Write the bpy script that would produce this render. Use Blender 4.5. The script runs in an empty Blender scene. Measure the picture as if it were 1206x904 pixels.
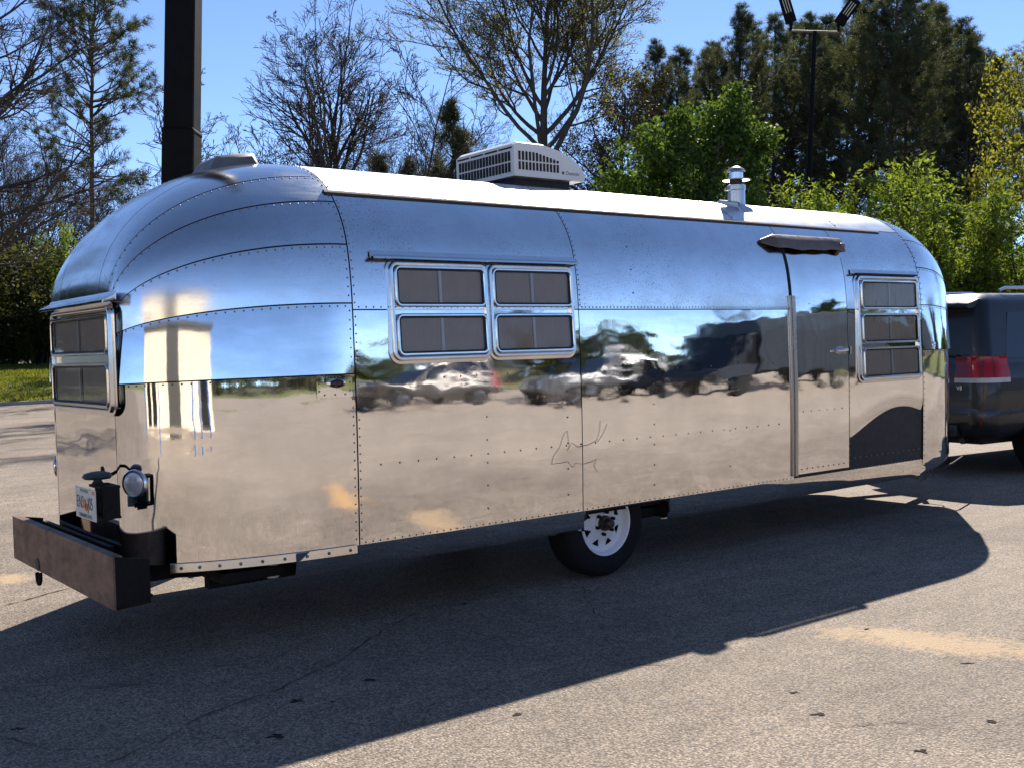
import bpy, math, random
import numpy as np
from mathutils import Vector, Matrix

random.seed(11)
rng = np.random.default_rng(11)
sc = bpy.context.scene
col = sc.collection

# ------------------------------------------------------------------ camera
# world: +X along the trailer (towards its nose), +Y away across the trailer, +Z up
IMG_F, IMG_CX, IMG_CY, CAM_H = 1288.62, 603.0, 452.0, 1.5


def camera_axes():
    a = np.array([2260 - IMG_CX, 363 - IMG_CY, IMG_F])
    b = np.array([-400 - IMG_CX, 436 - IMG_CY, IMG_F])
    X = a / np.linalg.norm(a)
    Y = b - X * (X @ b)
    Y /= np.linalg.norm(Y)
    return np.stack([X, Y, np.cross(X, Y)], 1)      # rows: right, down, forward in world axes


AX = camera_axes()
cam_data = bpy.data.cameras.new("camera")
cam_data.sensor_fit = 'HORIZONTAL'
cam_data.sensor_width = 36.0
cam_data.lens = 36.0 * IMG_F / 1206.0
cam_data.clip_start = 0.05
cam_data.clip_end = 3000.0
cam = bpy.data.objects.new("camera", cam_data)
col.objects.link(cam)
m = Matrix.Identity(4)
for i in range(3):
    m[i][0] = AX[0][i]
    m[i][1] = -AX[1][i]
    m[i][2] = -AX[2][i]
m[2][3] = CAM_H
cam.matrix_world = m
sc.camera = cam


def at(px, py, depth):
    """photo pixel + distance along the view axis -> world point"""
    d = AX.T @ np.array([(px - IMG_CX) / IMG_F, (py - IMG_CY) / IMG_F, 1.0])
    return d * depth + np.array([0, 0, CAM_H])


# ------------------------------------------------------------------ light
SUN = np.array([0.94, 0.71, 1.0])
SUN /= np.linalg.norm(SUN)
sun_el = math.asin(SUN[2])
sun_az = math.atan2(SUN[0], SUN[1])
world = bpy.data.worlds.new("World")
sc.world = world
world.use_nodes = True
wn = world.node_tree
for n in list(wn.nodes):
    wn.nodes.remove(n)
wo = wn.nodes.new('ShaderNodeOutputWorld')
bg = wn.nodes.new('ShaderNodeBackground')
sky = wn.nodes.new('ShaderNodeTexSky')
sky.sky_type = 'NISHITA'
sky.sun_disc = False
sky.sun_elevation = sun_el
sky.sun_rotation = sun_az
sky.altitude = 7500
sky.air_density = 1.0
sky.dust_density = 0.0
sky.ozone_density = 2.1
bg.inputs[1].default_value = 0.148
wn.links.new(sky.outputs[0], bg.inputs[0])
wn.links.new(bg.outputs[0], wo.inputs[0])

sl = bpy.data.lights.new("sun", 'SUN')
sl.energy = 5.0
sl.angle = math.radians(0.53)
sl.color = (1.0, 0.94, 0.85)
sun = bpy.data.objects.new("sun", sl)
col.objects.link(sun)
sun.rotation_euler = Vector(SUN).to_track_quat('Z', 'Y').to_euler()
sun.location = (20, 15, 25)

sc.view_settings.view_transform = 'Standard'
sc.view_settings.look = 'None'
sc.view_settings.exposure = 0.85
sc.view_settings.gamma = 1.0
sc.view_settings.use_curve_mapping = False
sc.cycles.max_bounces = 10
sc.cycles.transparent_max_bounces = 24
sc.cycles.caustics_reflective = False
sc.cycles.caustics_refractive = False
sc.cycles.sample_clamp_indirect = 6.0


# ------------------------------------------------------------------ helpers
def tag(o, label=None, cat=None, group=None, kind=None):
    if label:
        o['label'] = label
    if cat:
        o['category'] = cat
    if group:
        o['group'] = group
    if kind:
        o['kind'] = kind
    return o


def empty(name, loc=(0, 0, 0), rz=0.0, label=None, cat=None, group=None):
    o = bpy.data.objects.new(name, None)
    o.empty_display_size = 0.2
    o.location = loc
    o.rotation_euler = (0, 0, rz)
    col.objects.link(o)
    return tag(o, label, cat, group)


class MB:
    """collects geometry for ONE mesh object"""

    def __init__(self):
        self.v = []
        self.f = []
        self.n = 0

    def add(self, verts, faces):
        verts = np.asarray(verts, float).reshape(-1, 3)
        k = self.n
        self.v.append(verts)
        for f in faces:
            self.f.append(tuple(int(i) + k for i in f))
        self.n += len(verts)
        return self

    def grid(self, P, cu=False, cv=False, flip=False):
        P = np.asarray(P, float)
        n, m_ = P.shape[:2]
        F = []
        for i in range(n if cu else n - 1):
            for j in range(m_ if cv else m_ - 1):
                a = i * m_ + j
                b = ((i + 1) % n) * m_ + j
                c = ((i + 1) % n) * m_ + (j + 1) % m_
                d = i * m_ + (j + 1) % m_
                F.append((a, d, c, b) if flip else (a, b, c, d))
        return self.add(P.reshape(-1, 3), F)

    def box(self, c, s, rot=None):
        sx, sy, sz = (x / 2 for x in s)
        V = np.array([(x, y, z) for x in (-sx, sx) for y in (-sy, sy) for z in (-sz, sz)])
        if rot is not None:
            V = V @ np.array(Matrix(rot).to_3x3()).T
        return self.add(V + np.asarray(c, float),
                        [(0, 1, 3, 2), (4, 6, 7, 5), (0, 4, 5, 1), (2, 3, 7, 6), (0, 2, 6, 4), (1, 5, 7, 3)])

    def hull8(self, bottom, top):
        """bottom and top: four points each, same winding"""
        return self.add(list(bottom) + list(top),
                        [(3, 2, 1, 0), (4, 5, 6, 7)] + [(i, (i + 1) % 4, 4 + (i + 1) % 4, 4 + i) for i in range(4)])

    def tube(self, path, r, sides=8, cap=True, closed=False):
        P = np.asarray(path, float)
        n = len(P)
        r = np.full(n, r) if np.isscalar(r) else np.asarray(r, float)
        T = np.gradient(P, axis=0)
        if closed:
            T = np.roll(P, -1, 0) - np.roll(P, 1, 0)
        T /= np.linalg.norm(T, axis=1)[:, None] + 1e-12
        ref = np.array([0, 0, 1.0]) if abs(T[0][2]) < 0.9 else np.array([1.0, 0, 0])
        A = np.cross(T[0], ref)
        A /= np.linalg.norm(A)
        rings = []
        for i in range(n):
            A = A - T[i] * (A @ T[i])
            A /= np.linalg.norm(A) + 1e-12
            B = np.cross(T[i], A)
            t = np.arange(sides) * 2 * math.pi / sides
            rings.append(P[i] + r[i] * (np.cos(t)[:, None] * A + np.sin(t)[:, None] * B))
        k = self.n
        self.grid(np.array(rings), cu=closed, cv=True)
        if cap and not closed:
            self.f.append(tuple(k + i for i in range(sides)))
            self.f.append(tuple(k + (n - 1) * sides + i for i in reversed(range(sides))))
        return self

    def lathe(self, prof, center, axis='Z', seg=32, close=False):
        """prof: (radius, along) pairs"""
        t = np.arange(seg) * 2 * math.pi / seg
        P = []
        for rr, a in prof:
            c, s = np.cos(t) * rr, np.sin(t) * rr
            o = np.full(seg, a)
            if axis == 'Z':
                P.append(np.stack([c, s, o], 1))
            elif axis == 'Y':
                P.append(np.stack([s, o, c], 1))
            else:
                P.append(np.stack([o, c, s], 1))
        P = np.array(P) + np.asarray(center, float)
        return self.grid(P, cu=close, cv=True, flip=False)

    def prism(self, outline, origin, u, v, w, depth):
        """flat outline (a,b) extruded by depth along w"""
        u, v, w, origin = (np.asarray(x, float) for x in (u, v, w, origin))
        V0 = np.array([origin + a * u + b * v for a, b in outline])
        n = len(V0)
        F = [tuple(range(n)), tuple(reversed(range(n, 2 * n)))]
        F += [(i, n + i, n + (i + 1) % n, (i + 1) % n) for i in range(n)]
        return self.add(np.vstack([V0, V0 + w * depth]), F)

    def mesh(self, name, smooth=True):
        me = bpy.data.meshes.new(name)
        me.from_pydata(np.vstack(self.v).tolist(), [], self.f)
        if smooth:
            me.polygons.foreach_set('use_smooth', [True] * len(me.polygons))
        me.update()
        return me

    def build(self, name, mat, parent=None, smooth=True, bevel=0, kind=None, sharp=35, fix=True):
        me = self.mesh(name, smooth)
        if fix:
            import bmesh
            b = bmesh.new()
            b.from_mesh(me)
            bmesh.ops.recalc_face_normals(b, faces=b.faces)
            b.to_mesh(me)
            b.free()
        if smooth and sharp:
            me.set_sharp_from_angle(angle=math.radians(sharp))
        o = bpy.data.objects.new(name, me)
        if mat:
            me.materials.append(mat)
        col.objects.link(o)
        if parent:
            o.parent = parent
        if bevel:
            b = o.modifiers.new('bevel', 'BEVEL')
            b.width = bevel
            b.segments = 2
            b.limit_method = 'ANGLE'
            b.angle_limit = math.radians(40)
        if kind:
            o['kind'] = kind
        return o


def fast_mesh(name, V, tris=None, quads=None, mat=None, smooth=False):
    """large meshes from numpy arrays"""
    me = bpy.data.meshes.new(name)
    V = np.asarray(V, np.float32)
    parts, starts, tot = [], [], 0
    if tris is not None and len(tris):
        t = np.asarray(tris, np.int32)
        parts.append(t.ravel())
        starts.append(np.arange(len(t)) * 3)
        tot = t.size
    if quads is not None and len(quads):
        q = np.asarray(quads, np.int32)
        parts.append(q.ravel())
        starts.append(np.arange(len(q)) * 4 + tot)
    loops = np.concatenate(parts)
    st = np.concatenate(starts).astype(np.int32)
    me.vertices.add(len(V))
    me.vertices.foreach_set('co', V.ravel())
    me.loops.add(len(loops))
    me.loops.foreach_set('vertex_index', loops)
    me.polygons.add(len(st))
    me.polygons.foreach_set('loop_start', st)
    if smooth:
        me.polygons.foreach_set('use_smooth', np.ones(len(st), bool))
    me.update(calc_edges=True)
    if mat:
        me.materials.append(mat)
    return me


def link_mesh(name, me, parent=None, loc=None, rot=None, scale=None):
    o = bpy.data.objects.new(name, me)
    col.objects.link(o)
    if parent:
        o.parent = parent
    if loc is not None:
        o.location = loc
    if rot is not None:
        o.rotation_euler = rot
    if scale is not None:
        o.scale = (scale,) * 3 if np.isscalar(scale) else scale
    return o


def text_mesh(name, body, size, mat, parent, M, extrude=0.0004, align='CENTER', stretch=1.0):
    c = bpy.data.curves.new(name, 'FONT')
    c.body = body
    c.size = size
    c.align_x = align
    c.align_y = 'CENTER'
    c.extrude = extrude
    c.resolution_u = 3
    tmp = bpy.data.objects.new(name + '_tmp', c)
    col.objects.link(tmp)
    bpy.context.view_layer.update()
    me = bpy.data.meshes.new_from_object(tmp.evaluated_get(bpy.context.evaluated_depsgraph_get()))
    bpy.data.objects.remove(tmp)
    me.transform(M @ Matrix.Diagonal((stretch, 1, 1, 1)))
    me.materials.clear()
    me.materials.append(mat)
    o = bpy.data.objects.new(name, me)
    col.objects.link(o)
    o.parent = parent
    return o


# ------------------------------------------------------------------ materials
class NT:
    def __init__(self, name):
        self.mat = bpy.data.materials.new(name)
        self.mat.use_nodes = True
        self.t = self.mat.node_tree
        self.bsdf = self.t.nodes['Principled BSDF']
        self.out = self.t.nodes['Material Output']

    def n(self, typ, **kw):
        nd = self.t.nodes.new(typ)
        for k, v in kw.items():
            if k.startswith('i_'):
                nd.inputs[k[2:].replace('_', ' ')].default_value = v
            else:
                setattr(nd, k, v)
        return nd

    def l(self, a, b):
        self.t.links.new(a, b)

    def set(self, **kw):
        for k, v in kw.items():
            self.bsdf.inputs[k.replace('_', ' ')].default_value = v

    def coords(self, scale=(1, 1, 1), random_offset=False):
        tc = self.n('ShaderNodeTexCoord')
        mp = self.n('ShaderNodeMapping')
        mp.inputs['Scale'].default_value = scale
        self.l(tc.outputs['Object'], mp.inputs[0])
        if random_offset:
            oi = self.n('ShaderNodeObjectInfo')
            mul = self.n('ShaderNodeMath', operation='MULTIPLY')
            mul.inputs[1].default_value = 40.0
            self.l(oi.outputs['Random'], mul.inputs[0])
            cb = self.n('ShaderNodeCombineXYZ')
            for i in range(3):
                self.l(mul.outputs[0], cb.inputs[i])
            self.l(cb.outputs[0], mp.inputs['Location'])
        return mp.outputs[0]

    def noise(self, vec, scale, detail=3, rough=0.5, out=0, dist=0.0):
        nz = self.n('ShaderNodeTexNoise')
        nz.inputs['Scale'].default_value = scale
        nz.inputs['Detail'].default_value = detail
        nz.inputs['Roughness'].default_value = rough
        nz.inputs['Distortion'].default_value = dist
        if vec is not None:
            self.l(vec, nz.inputs['Vector'])
        return nz.outputs[out]

    def ramp(self, fac, stops, interp='LINEAR'):
        r = self.n('ShaderNodeValToRGB')
        r.color_ramp.interpolation = interp
        e = r.color_ramp.elements
        while len(e) < len(stops):
            e.new(0.5)
        for el, (p, c) in zip(e, stops):
            el.position = p
            el.color = (c, c, c, 1) if np.isscalar(c) else (*c, 1)
        self.l(fac, r.inputs[0])
        return r.outputs[0]

    def math(self, op, a, b=None):
        nd = self.n('ShaderNodeMath', operation=op)
        for i, x in enumerate((a, b)):
            if x is None:
                continue
            if np.isscalar(x):
                nd.inputs[i].default_value = x
            else:
                self.l(x, nd.inputs[i])
        return nd.outputs[0]

    def mix(self, fac, a, b, blend='MIX'):
        nd = self.n('ShaderNodeMix', data_type='RGBA', blend_type=blend)
        for i, x in ((0, fac), (6, a), (7, b)):
            if isinstance(x, (tuple, list)):
                nd.inputs[i].default_value = (*x, 1)
            elif np.isscalar(x):
                nd.inputs[i].default_value = x
            else:
                self.l(x, nd.inputs[i])
        return nd.outputs[2]

    def bump(self, height, dist, strength=1.0, prev=None):
        b = self.n('ShaderNodeBump')
        b.inputs['Distance'].default_value = dist
        b.inputs['Strength'].default_value = strength
        self.l(height, b.inputs['Height'])
        if prev is not None:
            self.l(prev, b.inputs['Normal'])
        return b.outputs[0]


MATS = {}


def simple(name, color, rough=0.5, metal=0.0, var=0.15, scale=6.0, bump=0.0, spec=0.5, coat=0.0):
    """procedural material: base colour broken up by noise, uneven roughness, fine relief"""
    if name in MATS:
        return MATS[name]
    t = NT(name)
    v = t.coords()
    n1 = t.noise(v, scale, 5, 0.6)
    c = t.mix(n1, tuple(x * (1 - var) for x in color), tuple(min(1, x * (1 + var)) for x in color))
    t.l(c, t.bsdf.inputs['Base Color'])
    n2 = t.noise(v, scale * 3.1, 4, 0.6)
    t.l(t.ramp(n2, [(0.25, max(0.02, rough - 0.12 * var / 0.15 * 0.6)), (0.75, min(1, rough + 0.1))]), t.bsdf.inputs['Roughness'])
    t.set(Metallic=metal)
    t.bsdf.inputs['Specular IOR Level'].default_value = spec
    if coat:
        t.bsdf.inputs['Coat Weight'].default_value = coat
        t.bsdf.inputs['Coat Roughness'].default_value = 0.04
    if bump:
        t.l(t.bump(t.noise(v, scale * 8, 4, 0.6), bump), t.bsdf.inputs['Normal'])
    MATS[name] = t.mat
    return t.mat


def metal_skin(name, wave=0.006, base=(0.80, 0.80, 0.80), rough=(0.04, 0.16), pits=0.0, streak=0.25):
    t = NT(name)
    v = t.coords(random_offset=True)
    vs = t.coords((1.0, 1.0, 14.0), True)
    vx = t.coords((0.8, 0.8, 1.9), True)
    big = t.noise(v, 0.9, 2, 0.45)
    mid = t.noise(vx, 2.3, 2, 0.5)
    blot = t.noise(v, 2.6, 6, 0.65)
    brush = t.noise(vs, 5.0, 6, 0.7)
    fine = t.noise(t.coords((1, 1, 1), True), 90, 3, 0.6)
    r = t.math('ADD', t.math('MULTIPLY', blot, 0.7), t.math('MULTIPLY', brush, 0.3))
    t.l(t.ramp(r, [(0.32, rough[0]), (0.68, rough[1])]), t.bsdf.inputs['Roughness'])
    c = t.mix(t.ramp(blot, [(0.35, 0.0), (0.75, 1.0)]), base, tuple(x * 0.80 for x in base))
    smear = t.noise(t.coords((0.5, 0.5, 2.2), True), 6.5, 7, 0.72, dist=0.8)
    c = t.mix(t.math('MULTIPLY', t.ramp(smear, [(0.5, 0.0), (0.72, 1.0)]), 0.35), c, tuple(x * 0.7 for x in base))
    c = t.mix(t.math('MULTIPLY', t.ramp(brush, [(0.55, 0.0), (0.8, 1.0)]), streak), c, tuple(x * 0.72 for x in base))
    if pits:
        sp = t.noise(t.coords((1, 1, 1), True), 130, 2, 0.5)
        reg = t.ramp(t.noise(v, 1.7, 3, 0.5), [(0.42, 0.0), (0.62, 1.0)])
        mask = t.math('MULTIPLY', t.ramp(sp, [(0.60, 0.0), (0.66, 1.0)]), reg)
        c = t.mix(t.math('MULTIPLY', mask, pits), c, (0.16, 0.16, 0.17))
    t.l(c, t.bsdf.inputs['Base Color'])
    t.set(Metallic=1.0)
    b = t.bump(big, wave)
    b = t.bump(mid, wave * 0.30, prev=b)
    b = t.bump(t.noise(v, 11, 2, 0.5), wave * 0.018, prev=b)
    b = t.bump(fine, 0.00003, prev=b)
    t.l(b, t.bsdf.inputs['Normal'])
    return t.mat


M_SKIN = metal_skin('polished_aluminium', wave=0.0085, base=(0.90, 0.90, 0.90), rough=(0.006, 0.065), streak=0.5)
M_SKIN_MID = metal_skin('belt_aluminium', wave=0.006, base=(0.76, 0.78, 0.81), rough=(0.015, 0.09))
M_SKIN_UP = metal_skin('weathered_aluminium', wave=0.005, base=(0.86, 0.87, 0.89), rough=(0.09, 0.26), pits=0.7)
M_ROOF = metal_skin('roof_aluminium', wave=0.004, base=(0.85, 0.85, 0.85), rough=(0.3, 0.5))
M_TRIM = metal_skin('aluminium_trim', wave=0.0015, base=(0.76, 0.77, 0.78), rough=(0.1, 0.24))
M_RIVET = simple('rivet_metal', (0.22, 0.21, 0.20), 0.55, 0.7, 0.4, 20, spec=0.2)
M_SEAL = simple('seam_sealant', (0.02, 0.02, 0.022), 0.7)
M_GASKET = simple('black_gasket', (0.012, 0.012, 0.013), 0.6)
M_BLACK = simple('black_steel', (0.009, 0.0085, 0.0085), 0.75, 0.0, 0.5, 10, 0.002, spec=0.2)
M_RUBBER = simple('tyre_rubber', (0.010, 0.010, 0.0105), 0.9, 0, 0.3, 18, 0.002, spec=0.25)
M_WHITE = simple('white_paint', (0.78, 0.78, 0.80), 0.4, 0, 0.06, 8)
M_CHROME = simple('chrome', (0.75, 0.75, 0.76), 0.1, 1.0, 0.05, 8)
M_PLASTIC = simple('white_plastic', (0.84, 0.83, 0.80), 0.5, 0, 0.05, 5)


def rust():
    t = NT('bare_rusty_steel')
    v = t.coords()
    a = t.noise(v, 3.0, 7, 0.65)
    b = t.noise(t.coords((1, 0.4, 1)), 14, 6, 0.7)
    c = t.ramp(a, [(0.3, (0.10, 0.066, 0.05)), (0.5, (0.19, 0.12, 0.088)), (0.72, (0.27, 0.175, 0.13))])
    c = t.mix(t.ramp(b, [(0.5, 0.0), (0.75, 0.5)]), c, (0.04, 0.032, 0.03))
    t.l(c, t.bsdf.inputs['Base Color'])
    t.set(Metallic=0.55)
    t.l(t.ramp(b, [(0.3, 0.42), (0.7, 0.7)]), t.bsdf.inputs['Roughness'])
    t.l(t.bump(b, 0.001), t.bsdf.inputs['Normal'])
    return t.mat


M_RUST = rust()


def glass_mat():
    t = NT('window_glass')
    t.t.nodes.remove(t.bsdf)
    tr = t.n('ShaderNodeBsdfTransparent')
    tr.inputs[0].default_value = (0.86, 0.87, 0.86, 1)
    gl = t.n('ShaderNodeBsdfGlossy')
    gl.inputs['Roughness'].default_value = 0.02
    fr = t.n('ShaderNodeFresnel')
    fr.inputs[0].default_value = 1.5
    v = t.coords()
    b = t.bump(t.noise(v, 2.0, 2), 0.002)
    t.l(b, gl.inputs['Normal'])
    ms = t.n('ShaderNodeMixShader')
    t.l(fr.outputs[0], ms.inputs[0])
    t.l(tr.outputs[0], ms.inputs[1])
    t.l(gl.outputs[0], ms.inputs[2])
    t.l(ms.outputs[0], t.out.inputs[0])
    return t.mat


M_GLASS = glass_mat()
M_CURTAIN = simple('grey_curtain', (0.54, 0.45, 0.38), 0.9, 0, 0.12, 9, 0.001)


# ------------------------------------------------------------------ ground
def gnd(px, py, z=0.0):
    d = AX.T @ np.array([(px - IMG_CX) / IMG_F, (py - IMG_CY) / IMG_F, 1.0])
    return d * ((z - CAM_H) / d[2]) + np.array([0, 0, CAM_H])


def asphalt():
    t = NT('worn_asphalt')
    v = t.coords()
    vor = t.n('ShaderNodeTexVoronoi')
    vor.inputs['Scale'].default_value = 95
    t.l(v, vor.inputs['Vector'])
    vor2 = t.n('ShaderNodeTexVoronoi')
    vor2.inputs['Scale'].default_value = 210
    t.l(v, vor2.inputs['Vector'])
    sep = t.n('ShaderNodeSeparateColor')
    t.l(vor.outputs['Color'], sep.inputs[0])
    sep2 = t.n('ShaderNodeSeparateColor')
    t.l(vor2.outputs['Color'], sep2.inputs[0])
    stone = t.math('ADD', t.math('MULTIPLY', sep.outputs[0], 0.6), t.math('MULTIPLY', sep2.outputs[1], 0.4))
    c = t.ramp(stone, [(0.10, (0.15, 0.122, 0.099)), (0.45, (0.305, 0.24, 0.184)), (0.75, (0.425, 0.337, 0.258)), (0.95, (0.60, 0.49, 0.39))])
    gap = t.ramp(vor.outputs['Distance'], [(0.0, 1.0), (0.45, 0.9), (0.75, 0.45)])
    c = t.mix(1.0, c, gap, 'MULTIPLY')
    patch = t.noise(v, 0.35, 6, 0.6)
    c = t.mix(1.0, c, t.ramp(patch, [(0.3, 0.72), (0.52, 1.0), (0.75, 1.18)]), 'MULTIPLY')
    small = t.noise(v, 3.2, 6, 0.7)
    c = t.mix(1.0, c, t.ramp(small, [(0.3, 0.8), (0.6, 1.06)]), 'MULTIPLY')
    # tyre-worn smooth bands with fine streaks
    st = t.noise(t.coords((0.25, 5.0, 1)), 1.2, 5, 0.6)
    c = t.mix(1.0, c, t.ramp(st, [(0.35, 0.9), (0.65, 1.07)]), 'MULTIPLY')
    # sandy clay washed over the surface
    def stain(px, py, px2, py2, width, dens):
        a, b = gnd(px, py), gnd(px2, py2)
        ctr, d = (a + b) / 2, (b - a)
        mp = t.n('ShaderNodeMapping', vector_type='TEXTURE')
        mp.inputs['Location'].default_value = tuple(ctr)
        mp.inputs['Rotation'].default_value = (0, 0, math.atan2(d[1], d[0]))
        mp.inputs['Scale'].default_value = (np.linalg.norm(d) / 2, width, 1)
        t.l(v, mp.inputs[0])
        ln = t.n('ShaderNodeVectorMath', operation='LENGTH')
        t.l(mp.outputs[0], ln.inputs[0])
        r = t.ramp(ln.outputs['Value'], [(0.1, 1.0), (1.0, 0.0)])
        nz = t.noise(v, 5.5, 8, 0.75)
        nz2 = t.noise(v, 26, 5, 0.7)
        s = t.math('ADD', t.math('ADD', t.math('MULTIPLY', r, 0.42), t.math('MULTIPLY', nz, 0.7)), t.math('MULTIPLY', nz2, 0.6))
        return t.math('MULTIPLY', t.ramp(s, [(0.84, 0.0), (1.02, 1.0)]), dens)
    for args in ((850, 727, 1420, 790, 0.40, 0.62), (-40, 690, 60, 672, 0.35, 0.7)):
        c = t.mix(stain(*args), c, (0.52, 0.36, 0.20))
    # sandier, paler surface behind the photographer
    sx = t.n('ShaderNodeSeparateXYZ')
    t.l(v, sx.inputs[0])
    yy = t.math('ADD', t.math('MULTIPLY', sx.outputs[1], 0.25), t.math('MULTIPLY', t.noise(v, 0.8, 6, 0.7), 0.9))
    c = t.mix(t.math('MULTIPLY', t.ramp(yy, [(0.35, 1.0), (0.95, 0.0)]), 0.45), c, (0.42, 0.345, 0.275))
    # the same clay near the photographer, seen mirrored in the trailer's skin
    mp = t.n('ShaderNodeMapping', vector_type='TEXTURE')
    mp.inputs['Location'].default_value = (4.6, 1.2, 0)
    mp.inputs['Scale'].default_value = (0.75, 1.6, 1)
    t.l(v, mp.inputs[0])
    ln = t.n('ShaderNodeVectorMath', operation='LENGTH')
    t.l(mp.outputs[0], ln.inputs[0])
    s = t.math('ADD', t.math('MULTIPLY', t.ramp(ln.outputs['Value'], [(0.0, 1.0), (1.0, 0.0)]), 0.6), t.math('MULTIPLY', t.noise(v, 2.4, 6, 0.7), 0.6))
    c = t.mix(t.math('MULTIPLY', t.ramp(s, [(0.55, 0.0), (0.8, 1.0)]), 0.8), c, (0.62, 0.36, 0.15))
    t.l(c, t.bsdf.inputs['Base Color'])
    t.l(t.ramp(stone, [(0, 0.75), (1, 0.95)]), t.bsdf.inputs['Roughness'])
    t.bsdf.inputs['Specular IOR Level'].default_value = 0.3
    h = t.math('SUBTRACT', 1.0, vor.outputs['Distance'])
    b = t.bump(h, 0.006, 0.8)
    b = t.bump(t.noise(v, 1.1, 4, 0.6), 0.01, prev=b)
    t.l(b, t.bsdf.inputs['Normal'])
    return t.mat


LOT = np.array([(-70, 33.5), (-40, 35.6), (-15, 37.4), (0, 38.6), (8.9, 39.4), (16, 39.6), (21, 37.5), (24.5, 33), (29, 25), (33.5, 17),
                (38, 8), (42, -6), (44, -20), (44, -45), (30, -58), (0, -60), (-40, -60), (-65, -52), (-75, -30), (-78, 10)], float)
CEN = np.array([0.0, 2.0])


def poly_dense(P, step=1.5):
    out = []
    n = len(P)
    for i in range(n):
        a, b = P[i], P[(i + 1) % n]
        k = max(1, int(np.linalg.norm(b - a) / step))
        for j in range(k):
            out.append(a + (b - a) * j / k)
    return np.array(out)


LOTD = poly_dense(LOT)
RADA = np.arctan2(LOTD[:, 1] - CEN[1], LOTD[:, 0] - CEN[0])
RADR = np.linalg.norm(LOTD - CEN, axis=1)
_o = np.argsort(RADA)
RADA, RADR = RADA[_o], RADR[_o]
BANK = [(0.0, 0.13), (0.5, 0.15), (3.0, 0.42), (7.0, 0.95), (14.0, 1.25), (60.0, 1.6), (900.0, 3.0)]


def ground_z(x, y):
    a = math.atan2(y - CEN[1], x - CEN[0])
    r = math.hypot(x - CEN[0], y - CEN[1]) - np.interp(a, RADA, RADR, period=2 * math.pi)
    if r <= 0:
        return 0.0
    return float(np.interp(r, [b[0] for b in BANK], [b[1] for b in BANK]))


mb = MB()
n = len(LOTD)
mb.add([(x, y, 0.0) for x, y in LOTD], [tuple(range(n))])
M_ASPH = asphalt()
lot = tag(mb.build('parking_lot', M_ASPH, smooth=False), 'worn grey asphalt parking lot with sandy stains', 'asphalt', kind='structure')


def grass_mat():
    t = NT('rough_grass')
    v = t.coords()
    a = t.noise(v, 1.1, 6, 0.65)
    b = t.noise(v, 30, 5, 0.7)
    c = t.ramp(a, [(0.3, (0.08, 0.09, 0.025)), (0.5, (0.16, 0.175, 0.04)), (0.7, (0.26, 0.25, 0.08))])
    c = t.mix(1.0, c, t.ramp(b, [(0.3, 0.6), (0.7, 1.2)]), 'MULTIPLY')
    t.l(c, t.bsdf.inputs['Base Color'])
    t.set(Roughness=0.9)
    t.l(t.bump(b, 0.05), t.bsdf.inputs['Normal'])
    return t.mat


def floor_mat():
    t = NT('leaf_litter')
    v = t.coords()
    a = t.noise(v, 0.8, 7, 0.7)
    c = t.ramp(a, [(0.3, (0.045, 0.034, 0.02)), (0.55, (0.08, 0.06, 0.032)), (0.75, (0.07, 0.075, 0.03))])
    t.l(c, t.bsdf.inputs['Base Color'])
    t.set(Roughness=0.95)
    return t.mat


dirs = (LOTD - CEN) / np.linalg.norm(LOTD - CEN, axis=1)[:, None]


def ring(off, z, jit=0.0):
    p = LOTD + dirs * off
    zz = z + (rng.normal(0, jit, n) if jit else 0)
    return np.column_stack([p, np.broadcast_to(zz, (n,))])


mb = MB()
mb.grid(np.array([ring(0.16, 0.135), ring(0.5, 0.15), ring(3.0, 0.42, 0.04), ring(7.0, 0.95, 0.06), ring(7.6, 0.72)]), cv=True)
M_GRASS = grass_mat()
tag(mb.build('grass_bank', M_GRASS), 'grass bank rising behind the kerb of the lot', 'grass', kind='structure')
mb = MB()
mb.grid(np.array([ring(5.2, 0.62), ring(14, 1.25, 0.1), ring(60, 1.6), ring(900, 3.0)]), cv=True)
tag(mb.build('ground', floor_mat()), 'leaf-strewn woodland ground running back under the trees', 'ground', kind='structure')
mb = MB()
mb.grid(np.array([ring(-0.006, -0.05), ring(-0.004, 0.12), ring(0.02, 0.14), ring(0.17, 0.14), ring(0.18, 0.0)]), cv=True)
tag(mb.build('kerb', simple('kerb_concrete', (0.36, 0.33, 0.28), 0.9, 0, 0.25, 3, 0.003)), 'low concrete kerb edging the parking lot', 'kerb', kind='structure')

# cracks and spots in the asphalt: thin dark strips lying on it
M_CRACK = simple('crack_dirt', (0.06, 0.05, 0.044), 0.95, spec=0.05)


def crack(pts, w=0.012, seed=0):
    r = np.random.default_rng(seed)
    P = np.array([gnd(*p)[:2] for p in pts])
    D = poly_open(P, 0.07)
    D += np.cumsum(r.normal(0, 0.005, D.shape), axis=0) * 0.6 + r.normal(0, 0.006, D.shape)
    T = np.gradient(D, axis=0)
    T /= np.linalg.norm(T, axis=1)[:, None] + 1e-9
    N = np.column_stack([-T[:, 1], T[:, 0]])
    ww = w * (0.12 + r.random(len(D)) ** 1.5)[:, None] * 0.42
    ww[0] = ww[-1] = 0.001
    mb = MB()
    mb.grid(np.array([np.column_stack([D - N * ww, np.full(len(D), 0.004)]), np.column_stack([D + N * ww, np.full(len(D), 0.004)])]))
    return mb.build('crack', M_CRACK, lot, smooth=False)


def poly_open(P, step):
    out = []
    for a, b in zip(P[:-1], P[1:]):
        k = max(1, int(np.linalg.norm(b - a) / step))
        out += [a + (b - a) * j / k for j in range(k)]
    return np.array(out + [P[-1]])


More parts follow.
